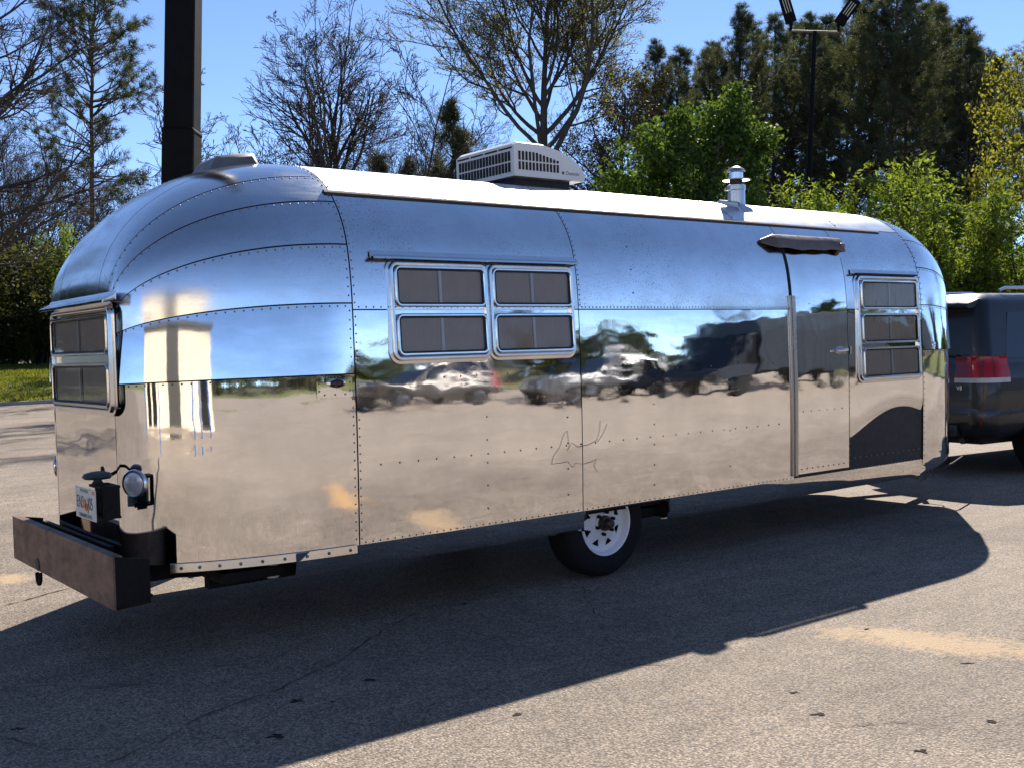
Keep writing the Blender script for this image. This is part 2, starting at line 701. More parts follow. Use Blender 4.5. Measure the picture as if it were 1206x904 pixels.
crack([(120, 902), (190, 872), (235, 845), (330, 810), (400, 778), (450, 742), (490, 720)], 0.013, 1)
crack([(686, 690), (700, 735), (715, 760)], 0.008, 2)
crack([(0, 714), (45, 702), (90, 690)], 0.02, 3)
crack([(0, 868), (70, 884), (180, 880)], 0.006, 4)
crack([(728, 781), (790, 783)], 0.012, 5)
crack([(980, 858), (1060, 850), (1140, 862)], 0.006, 6)


M_SPOT = simple('old_oil', (.045, .037, .032), .95, 0, .4, 60, spec=.03)


def spot(px, py, rx, ry, seed, mat=None):
    r = np.random.default_rng(seed)
    c = gnd(px, py)
    k = 18
    th = np.arange(k) * 2 * math.pi / k
    rad = 1 + np.convolve(np.r_[r.normal(0, 0.8, k)], [0.25, 0.5, 0.25], 'same')
    right, fw = AX[0][:2], AX[2][:2] / np.linalg.norm(AX[2][:2])
    V = [(*(c[:2] + right * math.cos(a) * rx * q + fw * math.sin(a) * ry * q), 0.0022) for a, q in zip(th, rad)]
    mb = MB()
    mb.add(V, [tuple(range(k))])
    return mb.build('oil_spot', mat or M_SPOT, lot, smooth=False)


for i, a in enumerate([(351, 825, .035, .03), (324, 866, .035, .02), (393, 826, .012, .01), (22, 858, .02, .015), (546, 711, .02, .015),
                       (435, 801, .03, .02), (1084, 884, .02, .018), (1166, 848, .018, .02), (963, 841, .02, .012), (1020, 740, .012, .01),
                       (1140, 781, .03, .008), (935, 815, .02, .01), (610, 841, .02, .015)]):
    spot(*a, seed=40 + i)
M_STAIN = simple('brown_spill', (0.13, 0.095, 0.075), 0.9, 0, 0.35, 30)
spot(150, 806, .07, .03, 72, M_STAIN)


# ------------------------------------------------------------------ trailer
TX, TY = 5.5, 6.115                      # trailer origin in the world
XS, XF = 2.92 - TX, 8.33 - TX            # where the rear and front end caps begin
A_R, A_F = 1.12, 0.90                    # depth of the end caps
WE = 0.53                                # half width of the flat rear and front faces
trailer = empty('travel_trailer', (TX, TY, 0), 0,
                'long riveted polished aluminium travel trailer with rounded ends, hitched behind the dark SUV', 'travel trailer')


def cubic_spline(P, k=2400):
    P = np.asarray(P, float)
    t = np.r_[0, np.cumsum(np.linalg.norm(np.diff(P, axis=0), axis=1))]
    n = len(P)
    h = np.diff(t)
    A = np.zeros((n, n))
    A[0, 0] = A[-1, -1] = 1
    B = np.zeros((n, 2))
    for i in range(1, n - 1):
        A[i, i - 1], A[i, i], A[i, i + 1] = h[i - 1], 2 * (h[i - 1] + h[i]), h[i]
        B[i] = 6 * ((P[i + 1] - P[i]) / h[i] - (P[i] - P[i - 1]) / h[i - 1])
    Mm = np.linalg.solve(A, B)
    tt = np.linspace(0, t[-1], k)
    idx = np.clip(np.searchsorted(t, tt) - 1, 0, n - 2)
    a, b, hh = t[idx + 1] - tt, tt - t[idx], h[idx]
    return (Mm[idx] * (a ** 3)[:, None] + Mm[idx + 1] * (b ** 3)[:, None]) / (6 * hh)[:, None] + \
        (P[idx] / hh[:, None] - Mm[idx] * hh[:, None] / 6) * a[:, None] + (P[idx + 1] / hh[:, None] - Mm[idx + 1] * hh[:, None] / 6) * b[:, None]


half = [(0.990, .46), (0.998, .8), (1.002, 1.2), (0.9985, 1.5), (0.9945, 1.72), (0.974, 1.97), (.926, 2.16), (.80, 2.352), (.645, 2.475), (.335, 2.58), (0, 2.615)]
full = half + [(-a, b) for a, b in half[-2::-1]]
CS = cubic_spline(full)
CS = CS[:len(CS) // 2 + 1]
arc = np.r_[0, np.cumsum(np.linalg.norm(np.diff(CS, axis=0), axis=1))]
UU = arc / arc[-1]
CW, CZ = CS[:, 0], CS[:, 1]
CW[-1] = 0


def u_z(z):
    return float(np.interp(z, CZ, UU))


def u_w(w):
    return float(np.interp(-w, -CW[UU > 0.5], UU[UU > 0.5]))


UB, U1, U2, U3, U4, U5 = u_z(1.38), u_z(1.755), u_z(2.07), u_z(2.31), u_w(0.66), u_w(0.36)
UG = u_w(0.775)
USEAM = u_z(1.72)
ku = [0, UB, U1, U2, U3, U4, U5, 1]
e_w = np.interp(UU, ku, [WE, WE, WE, WE, WE - .01, WE - .05, WE - .16, 0])
e_z = np.interp(UU, ku, [0, 1.38, 1.615, 1.71, 1.80, 1.805, 1.81, 1.81])
low = UU < UB
e_z[low] = CZ[low]


def smooth_arr(a, k=41):
    ker = np.hanning(k)
    ker /= ker.sum()
    return np.convolve(np.pad(a, k // 2, mode='reflect', reflect_type='odd'), ker, 'valid')


e_w, e_z = smooth_arr(e_w, 241), smooth_arr(e_z, 241)


def cs(s):
    """signed position round the section: -1 near sill, 0 crown, +1 far sill"""
    s = np.asarray(s, float)
    u = 1 - np.abs(s)
    return np.sign(s) * np.interp(u, UU, CW), np.interp(u, UU, CZ)


def ce(s):
    s = np.asarray(s, float)
    u = 1 - np.abs(s)
    return np.sign(s) * np.interp(u, UU, e_w), np.interp(u, UU, e_z)


def surf_side(x, s):
    y, z = cs(s)
    x, y, z = np.broadcast_arrays(np.asarray(x, float), y, z)
    return np.stack([x, y, z], -1)


def surf_rear(p, s):
    y, z = cs(s)
    ye, ze = ce(s)
    c, q = np.cos(p), np.sin(p)
    return np.stack(np.broadcast_arrays(XS - A_R * q, ye + (y - ye) * c, ze + (z - ze) * c), -1)


def surf_front(p, s):
    y, z = cs(s)
    ye, ze = ce(s)
    c, q = np.cos(p), np.sin(p)
    return np.stack(np.broadcast_arrays(XF + A_F * q, ye + (y - ye) * c, ze + (z - ze) * c), -1)


def normals(fn, a, s, e=1e-3):
    da = fn(a + e, s) - fn(a - e, s)
    ds = fn(a, np.clip(s + e, -1, 1)) - fn(a, np.clip(s - e, -1, 1))
    nn = np.cross(da, ds)
    nn /= np.linalg.norm(nn, axis=-1, keepdims=True) + 1e-12
    P = fn(a, s)
    out = P - np.array([0.1, 0, 1.35])
    out[..., 0] *= 0.25
    sg = np.sign((nn * out).sum(-1, keepdims=True))
    return nn * sg


DOME_T = np.arange(6) * math.pi / 3
DOME = np.vstack([np.column_stack([np.cos(DOME_T), np.sin(DOME_T), 0 * DOME_T]),
                  np.column_stack([.72 * np.cos(DOME_T), .72 * np.sin(DOME_T), 0 * DOME_T + .5]), [[0, 0, .68]]])
DOME_F = [(i, (i + 1) % 6, 6 + (i + 1) % 6, 6 + i) for i in range(6)] + [(6 + i, 6 + (i + 1) % 6, 12) for i in range(6)]


def domes(P, N, r):
    P, N = np.asarray(P).reshape(-1, 3), np.asarray(N).reshape(-1, 3)
    mb = MB()
    for p, nn in zip(P, N):
        ref = np.array([0, 0, 1.0]) if abs(nn[2]) < .9 else np.array([1.0, 0, 0])
        a = np.cross(nn, ref)
        a /= np.linalg.norm(a)
        b = np.cross(nn, a)
        mb.add(p + r * (DOME[:, :1] * a + DOME[:, 1:2] * b + DOME[:, 2:] * nn), DOME_F)
    return mb


RIV = 0.0058


def rivets_on(fn, A, S, parent, off=0.0):
    """evenly spaced rivets along the parameter path A,S"""
    A, S = np.asarray(A, float), np.asarray(S, float)
    P = fn(A, S) + normals(fn, A, S) * off
    return P, normals(fn, A, S)


def along(fn, a0, s0, a1, s1, spacing, off):
    t = np.linspace(0, 1, 200)
    P = fn(a0 + (a1 - a0) * t, s0 + (s1 - s0) * t)
    L = np.r_[0, np.cumsum(np.linalg.norm(np.diff(P, axis=0), axis=1))]
    k = max(2, int(L[-1] / spacing))
    tt = np.interp((np.arange(k) + .5) / k * L[-1], L, t)
    a, s = a0 + (a1 - a0) * tt, s0 + (s1 - s0) * tt
    nn = normals(fn, a, s)
    return fn(a, s) + nn * off, nn


GAP = 0.0035
_pc = [0]


def panel(fn, a0, a1, s0, s1, na, ns, mat=None, off=0.0, bow=0.0015, rivet='', gap=GAP, name='panel', extra=None, spacing=0.045, parent=None):
    """one sheet of the skin between two parameter bounds; rivet: any of a A s S (which edges carry rivets)"""
    la = np.linalg.norm(fn(np.array(a1), np.array((s0 + s1) / 2)) - fn(np.array(a0), np.array((s0 + s1) / 2)))
    ls = np.linalg.norm(fn(np.array((a0 + a1) / 2), np.array(s1)) - fn(np.array((a0 + a1) / 2), np.array(s0)))
    ga, gs = gap / max(la, .05) * (a1 - a0), gap / max(ls, .05) * (s1 - s0)
    A0, A1, S0, S1 = a0 + ga, a1 - ga, s0 + gs, s1 - gs
    ta, ts = np.linspace(0, 1, na + 1), np.linspace(0, 1, ns + 1)
    ga_, gs_ = np.meshgrid(A0 + (A1 - A0) * ta, S0 + (S1 - S0) * ts, indexing='ij')
    _pc[0] += 1
    bw = bow * random.uniform(0.4, 1.3)
    P = fn(ga_, gs_)
    N = normals(fn, ga_, gs_)
    P = P + N * (off + bw * np.sin(np.pi * ta)[:, None] * np.sin(np.pi * ts)[None, :])[..., None]
    if extra is not None:
        P = extra(P, N)
    mb = MB()
    mb.grid(P)
    o = mb.build(name, mat or M_SKIN, parent or trailer, sharp=0)
    pts, nrm = [], []
    da, ds = 0.014 / max(la, .05) * (a1 - a0), 0.014 / max(ls, .05) * (s1 - s0)
    for ch in rivet:
        seg = {'a': (a0 + da, s0 + ds, a0 + da, s1 - ds), 'A': (a1 - da, s0 + ds, a1 - da, s1 - ds),
               's': (a0 + da, s0 + ds, a1 - da, s0 + ds), 'S': (a0 + da, s1 - ds, a1 - da, s1 - ds)}[ch]
        p, q = along(fn, *seg, spacing, off)
        pts.append(p)
        nrm.append(q)
    if pts:
        domes(np.vstack(pts), np.vstack(nrm), RIV).build('rivets', M_RIVET, o, kind='stuff', sharp=0, fix=False)
    return o


# dark inner shell seen only through the seams and under the windows
IN = -0.012
mb = MB()
ss = np.linspace(-1, 1, 97)
for fn, al in ((surf_side, np.linspace(XS, XF, 14)), (surf_rear, np.linspace(0, math.pi / 2, 20)), (surf_front, np.linspace(0, math.pi / 2, 20))):
    ga_, gs_ = np.meshgrid(al, ss, indexing='ij')
    gm = np.clip(ga_, 0.02, math.pi / 2 - .02) if fn is not surf_side else ga_
    mb.grid(fn(ga_, gs_) + normals(fn, gm, np.clip(gs_, -.995, .995)) * IN)
for fn, x in ((surf_rear, XS - A_R - IN), (surf_front, XF + A_F + IN)):
    yy = np.interp(1 - np.abs(ss), UU, e_w) * np.sign(ss)
    zz = np.interp(1 - np.abs(ss), UU, e_z)
    mb.add(np.column_stack([np.full(97, x), yy, zz]), [tuple(range(97))])
mb.build('inner_shell', M_SEAL, trailer, sharp=0)

sU = lambda u: -(1 - u)      # section parameter on the near side


def tuck(P, N):
    """the lower nose panel rolls in towards the sill"""
    xx = np.clip((P[..., 0] - (7.30 - TX)) / 1.0, 0, 1)
    zt = 0.84 + 0.22 * np.sin(np.clip(xx, 0, 1) * 2.2) ** 1.2
    d = np.clip((zt - P[..., 2]) / 0.42, 0, 1) ** 2
    P = P.copy()
    P[..., 1] += 0.13 * d * np.sign(-P[..., 1] + 1e-9)
    return P


XD0, XD1 = 6.615 - TX, 7.292 - TX        # door opening
XV = 4.52 - TX                           # vertical seam behind the window pair
Z_DOOR = u_z(2.20)
# near side
panel(surf_side, XS, XV, sU(USEAM), sU(UG), 30, 18, M_SKIN_UP, rivet='as')
panel(surf_side, XV, XD0, sU(USEAM), sU(UG), 34, 18, M_SKIN_UP, rivet='as', spacing=0.03)
panel(surf_side, XD0, XD1, sU(Z_DOOR), sU(UG), 14, 6, M_SKIN_UP)
panel(surf_side, XD1, XF, sU(USEAM), sU(UG), 20, 18, M_SKIN_UP, rivet='A')
panel(surf_side, XS, XV, sU(0), sU(USEAM), 34, 30, rivet='as', bow=0.003)
panel(surf_side, XV, XD0, sU(0), sU(USEAM), 40, 30, rivet='s', bow=0.004)
panel(surf_side, XD1, XF, sU(0), sU(USEAM), 30, 40, rivet='as', extra=tuck)
# far side
for a, b in ((XS, XV), (XV, 1.0), (1.0, XF)):
    panel(surf_side, a, b, 1 - UG, 1 - USEAM, 16, 10, M_SKIN_UP)
    panel(surf_side, a, b, 1 - USEAM, 1, 16, 12)
# roof sheets between the gutters
for a, b in ((XS, -0.95), (-0.95, 0.75), (0.75, 2.0), (2.0, XF)):
    panel(surf_side, a, b, sU(UG), -sU(UG), 16, 24, M_ROOF, rivet='a', spacing=0.06)
# end caps: gores from the side round to the end window
PH = math.pi / 2
for fn, k in ((surf_rear, 36), (surf_front, 28)):
    for sg in (-1, 1):
        for ua, ub, mat, rv in ((0, UB, M_SKIN, 'aS'), (UB, U1, M_SKIN_MID, 'aS'), (U1, U2, M_SKIN_UP, 'aS'), (U2, U3, M_SKIN_UP, 'aS'), (U3, U4, M_SKIN_UP, 'aS'), (U4, U5, M_SKIN_UP, 'a')):
            s0, s1 = (sU(ua), sU(ub)) if sg < 0 else (1 - ua, 1 - ub)
            # the belt gore laps over the sheet below it: its lower edge stands a little proud
            lap = (lambda P, N: P + N * (.020 * np.linspace(1, 0, P.shape[1]) * np.ones((P.shape[0], 1)) * np.clip(np.linspace(0, 9, P.shape[0]), 0, 1)[:, None])[..., None]) if ua == UB else None
            panel(fn, 0, PH, s0, s1, k, 26 if ua == 0 else 12, mat, rivet=rv if sg < 0 else '', bow=0.001, extra=lap)
    panel(fn, 0, PH, sU(U5), -sU(U5), k, 24, M_SKIN_UP, bow=0.001)
    # flat sheet behind and below the end window
    x = (XS - A_R) if fn is surf_rear else (XF + A_F)
    d = -1 if fn is surf_rear else 1
    mb = MB()
    yy, zz = np.meshgrid(np.linspace(-WE + .004, WE - .004, 20), np.linspace(0.46, 1.376, 24), indexing='ij')
    bulge = 0.004 * np.cos(yy / WE * math.pi / 2)
    mb.grid(np.stack([x + d * bulge, yy, zz], -1))
    mb.build('panel', M_SKIN, trailer, sharp=0)
    mb = MB()
    yy, zz = np.meshgrid(np.linspace(-WE + .004, WE - .004, 20), np.linspace(1.384, 1.80, 10), indexing='ij')
    mb.grid(np.stack([x + 0 * yy, yy, zz], -1))
    mb.build('panel', M_SKIN, trailer, sharp=0)

# rows of rivets holding the inner ribs
def zrow(x0, x1, z0, z1, spacing):
    return along(surf_side, x0 - TX, sU(u_z(z0)), x1 - TX, sU(u_z(z1)), spacing, 0.002)


rows = [zrow(2.98, 4.0, 1.335, 1.345, .105), zrow(3.78, 3.78, 1.3, .5, .12), zrow(4.40, 4.40, 1.3, .5, .16), zrow(3.0, 6.5, .885, .885, .12),
        zrow(5.15, 5.15, 1.3, .5, .13), zrow(5.9, 5.9, 1.25, .5, .2), zrow(4.55, 6.55, 1.33, 1.33, .31), zrow(5.0, 5.0, 2.2, 1.75, .15), zrow(7.33, 8.3, .56, .56, .07)]
domes(np.vstack([r[0] for r in rows]), np.vstack([r[1] for r in rows]), 0.0062).build('rivets', M_RIVET, trailer, kind='stuff', sharp=0, fix=False)

# roof gutter rails
for sg in (-1, 1):
    P0 = surf_side(0.0, sg * (1 - UG))
    prof = [(0.0, 0.004), (0.018, 0.0), (0.022, 0.012), (0.004, 0.020)]
    xs = np.linspace(2.88 - TX, 8.03 - TX, 40)
    mb = MB()
    mb.grid(np.array([[(x, P0[1] + sg * a, P0[2] - 0.014 + b) for a, b in prof] for x in xs]), cv=True)
    mb.build('gutter_rail', M_TRIM, trailer, smooth=False)
    mb = MB()
    mb.box((0.5 * (xs[0] + xs[-1]), P0[1] + sg * 0.014, P0[2] - 0.021), (xs[-1] - xs[0], 0.030, 0.013))
    mb.build('gutter_shadow_strip', M_GASKET, trailer, smooth=False)  # solid black strip, draws the shadow line under the rail

# sill flange round the rear quarter and the skirt below the side panels
sill = [(0.0, .47), (.006, .468), (.008, .425), (.0, .42)]
p = np.linspace(0.02, 1.02, 28)
base = surf_rear(p, -1 + 0 * p)
nn = normals(surf_rear, p, -0.995 + 0 * p)
mb = MB()
mb.grid(np.array([[(b[0] + q[0] * (.006 + o_), b[1] + q[1] * (.006 + o_), z) for o_, z in sill] for b, q in zip(base, nn)]))
sf = mb.build('sill_flange', M_TRIM, trailer, sharp=30)
pp = surf_rear(p[1::3], -1 + 0 * p[1::3]) + normals(surf_rear, p[1::3], -0.995 + 0 * p[1::3]) * .016
pp[:, 2] = .445
domes(pp, normals(surf_rear, p[1::3], -0.995 + 0 * p[1::3]), .009).build('rivets', M_RIVET, sf, kind='stuff', fix=False)


def skirt(x0, x1, sgn, k=30, mat=None, z0=.335):
    prof = [(.986, .468), (.982, .43), (.973, .38), (.957, z0), (.88, z0 - .014)]
    xs = np.linspace(x0 - TX, x1 - TX, k)
    mb = MB()
    wob = np.convolve(rng.normal(0, .004, k + 4), np.ones(5) / 5, 'valid')
    mb.grid(np.array([[(x, sgn * (w + (q if z < .4 else 0)), z + (q * .8 if z < .4 else 0)) for w, z in prof] for x, q in zip(xs, wob)]))
    return mb.build('skirt', mat or M_SKIN, trailer, sharp=0)


skirt(2.55, 4.54, -1)
skirt(5.30, 8.33, -1, z0=.325)
skirt(2.4, 8.33, 1)
# rolled skirt under the nose
for sg in (-1, 1):
    p = np.linspace(0, PH, 20)
    b = surf_front(p, sg * np.ones_like(p))
    mb = MB()
    rows_ = []
    for q, (dx, z) in enumerate([(0, .468), (-.02, .42), (-.09, .37), (-.2, .335)]):
        rr = b.copy()
        rr[:, 2] = z
        rr[:, 0] += dx * np.sin(p)
        rr[:, 1] -= np.sign(rr[:, 1]) * (-dx) * np.cos(p) * .4
        rows_.append(rr)
    mb.grid(np.array(rows_))
    mb.build('skirt', M_SKIN, trailer, sharp=0)
# belly pan and chassis
mb = MB()
mb.box((-.05, 0, .37), (XF - XS + 1.1, 1.74, .05))
mb.build('belly_pan', M_BLACK, trailer, smooth=False)
for sg in (-1, 1):
    mb = MB()
    mb.box((-0.45, sg * .52, .31), (5.6, .06, .10))
    mb.build('chassis_rail', M_BLACK, trailer, smooth=False)
mb = MB()
mb.tube([(4.735 - TX, -.86, .36), (4.735 - TX, .86, .36)], .04, 10)
mb.build('axle', M_BLACK, trailer)
# wheel arch opening: dark liner, folded lip
for sg in (-1, 1):
    mb = MB()
    mb.box((4.92 - TX, sg * .80, .44), (.77, .26, .03))
    mb.box((4.545 - TX, sg * .82, .39), (.012, .28, .12))
    mb.box((5.295 - TX, sg * .82, .39), (.012, .28, .12))
    mb.build('wheel_arch_liner', M_BLACK, trailer, smooth=False)
mb = MB()
mb.tube([(4.545 - TX, -.978, .40), (4.547 - TX, -.984, .440), (4.58 - TX, -.988, .458), (5.24 - TX, -.988, .460), (5.29 - TX, -.984, .440), (5.30 - TX, -.978, .37)], .006, 6)
mb.build('wheel_arch_lip', M_GASKET, trailer)


# ---- wheels
def make_wheel(sgn):
    c = np.array([4.765 - TX, sgn * .930, .352])
    ax = lambda d: sgn * d                    # outward along Y
    mb = MB()
    prof = [(.20, -.02), (.215, .002), (.26, .012), (.30, .010), (.325, -.002), (.344, -.03), (.350, -.06), (.350, -.15), (.344, -.18), (.32, -.205), (.26, -.215), (.20, -.20)]
    mb.lathe([(r, ax(a)) for r, a in prof], c, 'Y', 56)
    tyre = mb.build('wheel', M_RUBBER, trailer)
    for k in range(5):
        pass
    # rim: lip, barrel and disc with eight openings
    mb = MB()
    mb.lathe([(r, ax(a)) for r, a in [(.198, -.02), (.207, .004), (.211, .006), (.207, .010), (.199, .006), (.190, -.012), (.186, -.035), (.178, -.040), (.168, -.043)]], c, 'Y', 56)
    NA, rs = 192, np.linspace(.04, .168, 27)
    V, F = [], []
    for r in rs:
        for j in range(NA):
            t = j * 2 * math.pi / NA
            d = -.043 + .028 * math.exp(-((r - .085) / .03) ** 2) if r > .06 else -.018
            V.append((c[0] + r * math.sin(t), c[1] + ax(d), c[2] + r * math.cos(t)))
    for i in range(len(rs) - 1):
        for j in range(NA):
            rm = (rs[i] + rs[i + 1]) / 2
            da = abs((j + .5) % 24 - 12)
            hole = .114 < rm < .152 and da < 1.6 + 4.4 * (rm - .114) / .038
            if not hole:
                F.append((i * NA + j, i * NA + (j + 1) % NA, (i + 1) * NA + (j + 1) % NA, (i + 1) * NA + j))
    mb.add(V, F)
    rim = mb.build('rim', M_WHITE, tyre, fix=False)
    mb = MB()
    mb.lathe([(.165, ax(-.07)), (.001, ax(-.07))], c, 'Y', 24)
    mb.build('brake_drum', M_BLACK, tyre)
    mb = MB()
    mb.lathe([(.050, ax(-.03)), (.050, ax(.0)), (.045, ax(.012)), (.033, ax(.014)), (.031, ax(.05)), (.024, ax(.058)), (.001, ax(.06))], c, 'Y', 20)
    mb.build('hub_cap', simple('greasy_hub', (.06, .045, .035), .45, .6, .4, 20), tyre)
    for q in range(6):
        t = q * math.pi / 3 + .2
        mb = MB()
        cc = c + np.array([.072 * math.sin(t), 0, .072 * math.cos(t)])
        mb.lathe([(.011, ax(-.02)), (.011, ax(.008)), (.006, ax(.012)), (.001, ax(.012))], cc, 'Y', 6)
        mb.build('lug_nut', M_BLACK, tyre)
    return tyre


make_wheel(-1)
make_wheel(1)


# ---- windows
def rr_path(a0, a1, b0, b1, rad, k=6):
    out = []
    for (ca, cb, t0) in ((a1 - rad, b1 - rad, 0), (a0 + rad, b1 - rad, 90), (a0 + rad, b0 + rad, 180), (a1 - rad, b0 + rad, 270)):
        for i in range(k + 1):
            t = math.radians(t0 + 90 * i / k)
            out.append((ca + rad * math.cos(t), cb + rad * math.sin(t)))
    return out


def ring_mesh(mp, a0, a1, b0, b1, rad, prof):
    """prof: (inset, height) pairs swept round a rounded rectangle"""
    loops = []
    for ins, hh in prof:
        r = max(.004, rad - ins)
        loops.append([mp(a, b, hh) for a, b in rr_path(a0 + ins, a1 - ins, b0 + ins, b1 - ins, r)])
    mb = MB()
    mb.grid(np.array(loops), cv=True)
    return mb


def map_rear(a, b, h):
    return np.array([XS - A_R - .012 - h, a, b])


def window(mp, outer, panes, mull=0.5, rad=0.05, hinge=True):
    a0, a1, b0, b1 = outer
    fr = ring_mesh(mp, a0, a1, b0, b1, rad, [(-.018, 0), (-.016, .006), (.0, .009), (.003, .026), (.012, .030), (.022, .026), (.026, .012), (.026, -.01)]).build('window', M_TRIM, trailer, sharp=50)
    mb = MB()                                        # backing inside the frame, behind the sashes
    mb.add([mp(a, b, .001) for a, b in rr_path(a0 + .02, a1 - .02, b0 + .02, b1 - .02, rad)], [tuple(range(28))])
    mb.build('window_backing', M_TRIM, fr, smooth=False)
    for (p0, p1, q0, q1) in panes:
        ring_mesh(mp, p0 - .028, p1 + .028, q0 - .022, q1 + .022, .04, [(0, .005), (0, .026), (.006, .034), (.014, .034), (.018, .028)]).build('sash', M_TRIM, fr, sharp=50)
        ring_mesh(mp, p0 - .011, p1 + .011, q0 - .007, q1 + .007, .028, [(0, .026), (.003, .031), (.009, .029), (.011, .02)]).build('gasket', M_GASKET, fr)
        mb = MB()
        pts = rr_path(p0 - .006, p1 + .006, q0 - .003, q1 + .003, .022)
        mb.add([mp(a, b, .0245) for a, b in pts], [tuple(range(len(pts)))])
        mb.f = [f_ if mp is not map_rear else tuple(reversed(f_)) for f_ in mb.f]
        mb.build('pane', M_GLASS, fr, smooth=False, fix=False)
        mb = MB()
        am = p0 + (p1 - p0) * mull
        h0 = [mp(am - .009, q0, .012), mp(am + .009, q0, .012), mp(am + .009, q1, .012), mp(am - .009, q1, .012)]
        h1 = [mp(am - .009, q0, .022), mp(am + .009, q0, .022), mp(am + .009, q1, .022), mp(am - .009, q1, .022)]
        mb.hull8(h0, h1)
        mb.build('mullion', simple('pale_mullion', (.7, .72, .76), .4, .2), fr, smooth=False)
        mb = MB()                                     # gathered curtain behind the glass
        aa = np.linspace(p0 - .004, p1 + .004, 70)
        ph = random.uniform(0, 6)
        fold = .0012 * np.sin(aa * 95 + ph) + .0011 * np.sin(aa * 41 + ph * 2) + .0010 * np.sin(aa * 160)
        mb.grid(np.array([[mp(a, b, .0115 + f_ * 1.6) for b in (q0 - .003, (q0 + q1) / 2, q1 + .003)] for a, f_ in zip(aa, fold)]))
        mb.build('curtain', M_CURTAIN, fr)
    return fr


def map_side(z0, z1):
    w0, w1 = float(np.interp(z0, CZ, CW)), float(np.interp(z1, CZ, CW))
    up = np.array([0, -(w1 - w0), z1 - z0])
    up /= np.linalg.norm(up)
    out = np.array([0, -up[2], up[1]])
    def f_(a, b, h):
        t = (b - z0) / (z1 - z0)
        return np.array([a - TX, -(w0 + (w1 - w0) * t), b]) + out * (h + .004)
    return f_


ms = map_side(1.44, 1.98)
window(ms, (3.150, 3.812, 1.438, 1.984), [(3.205, 3.768, 1.755, 1.94), (3.205, 3.768, 1.485, 1.675)], .49)
window(ms, (3.824, 4.468, 1.440, 1.984), [(3.872, 4.430, 1.755, 1.94), (3.872, 4.430, 1.485, 1.675)], .49)
ms3 = map_side(1.15, 1.98)
window(ms3, (7.425, 8.285, 1.155, 1.985), [(7.495, 8.225, 1.74, 1.93), (7.495, 8.225, 1.47, 1.665), (7.495, 8.225, 1.195, 1.395)], .5)


rw = window(map_rear, (-.595, .43, 1.225, 1.765), [(-.545, .385, 1.535, 1.705), (-.545, .385, 1.27, 1.455)], .5)


def hood(mp, a0, a1, b, name='window_hood', mat=None, proj=.06, drop=.03):
    """rain hood: a bent strip with a rolled front edge"""
    prof = [(.028, .004), (.022, .010), (.010, .018), (-.004, proj * .6), (-drop * .6, proj), (-drop, proj), (-drop, proj - .006), (-drop * .5, proj - .008), (-.012, proj * .6), (-.004, .016), (-.016, .006)]
    aa = np.linspace(a0, a1, 24)
    mb = MB()
    wob = np.convolve(rng.normal(0, .0012, 28), np.ones(5) / 5, 'valid')
    mb.grid(np.array([[mp(a, b + q[0] + w_, q[1]) for q in prof] for a, w_ in zip(aa, wob)]), cv=True)
    for a, rev in ((a0, 0), (a1, 1)):
        pts = [mp(a, b + q[0], q[1]) for q in prof]
        mb.add(pts, [tuple(range(len(pts)))])
    return mb.build(name, mat or M_TRIM, trailer, sharp=40)


h1 = hood(map_side(1.98, 2.04), 3.045, 4.51, 2.012, proj=.05, drop=.026)
for a0_, a1_, b_ in ((3.06, 4.495, 1.990), (7.39, 8.255, 1.990)):
    f_ = map_side(1.98, 2.04)
    mb = MB()
    mb.hull8([f_(a0_, b_ - .004, .0), f_(a1_, b_ - .004, .0), f_(a1_, b_ - .004, .04), f_(a0_, b_ - .004, .04)], [f_(a0_, b_ + .006, .0), f_(a1_, b_ + .006, .0), f_(a1_, b_ + .006, .04), f_(a0_, b_ + .006, .04)])
    mb.build('hood_shade_strip', M_GASKET, trailer, smooth=False)  # black strip painting in the shade under the window hood
hood(map_side(1.98, 2.04), 7.375, 8.27, 2.005, proj=.035, drop=.016)
hood(map_rear, -.67, .46, 1.80, proj=.075, drop=.03)
pp, nn = along(surf_side, 3.07 - TX, sU(u_z(2.034)), 4.49 - TX, sU(u_z(2.034)), .085, .005)
domes(pp, nn, .0055).build('rivets', M_RIVET, h1, kind='stuff', fix=False)

# ---- door
door = panel(surf_side, XD0, XD1, sU(u_z(.487)), sU(Z_DOOR), 20, 50, M_SKIN, off=.007, gap=.007, bow=.0035, name='door')
pp, nn = along(surf_side, XD0 + .05, sU(u_z(.53)), XD1 - .04, sU(u_z(.53)), .06, .009)
p2, n2 = along(surf_side, XD0 + .06, sU(u_z(1.76)), XD1 - .05, sU(u_z(1.76)), .2, .009)
p3, n3 = along(surf_side, XD0 + .05, sU(u_z(.96)), XD1 - .05, sU(u_z(.96)), .09, .009)
domes(np.vstack([pp, p2, p3]), np.vstack([nn, n2, n3]), .0058).build('rivets', M_RIVET, door, kind='stuff', fix=False)
mb = MB()
for z0, z1 in ((.487, 1.82),):
    zz = np.linspace(z0, z1, 12)
    yy = -np.interp(zz, CZ, CW)
    for k_, (xa, xb, o_) in enumerate([(XD0 - .035, XD0 - .008, .012), (XD0 - .008, XD0 + .028, .020)]):
        mb.grid(np.array([[(xa, y - .002, z), (xa + .002, y - o_, z), (xb - .002, y - o_, z), (xb, y - .002, z)] for y, z in zip(yy, zz)]))
mb.build('hinge_strip', metal_skin('dull_extrusion', .002, (.46, .44, .42), (.2, .4)), door, smooth=False)
mb = MB()
zz = np.linspace(1.82, 2.19, 10)
mb.tube([(XD0 - .004, -np.interp(z, CZ, CW) - .006, z) for z in zz], .007, 6)
mb.build('door_seal', M_GASKET, door)
mb = MB()
zz = np.linspace(.5, 2.12, 24)
mb.tube([(XD1 + .001, -np.interp(z, CZ, CW) - .002, z) for z in zz], .0035, 5)
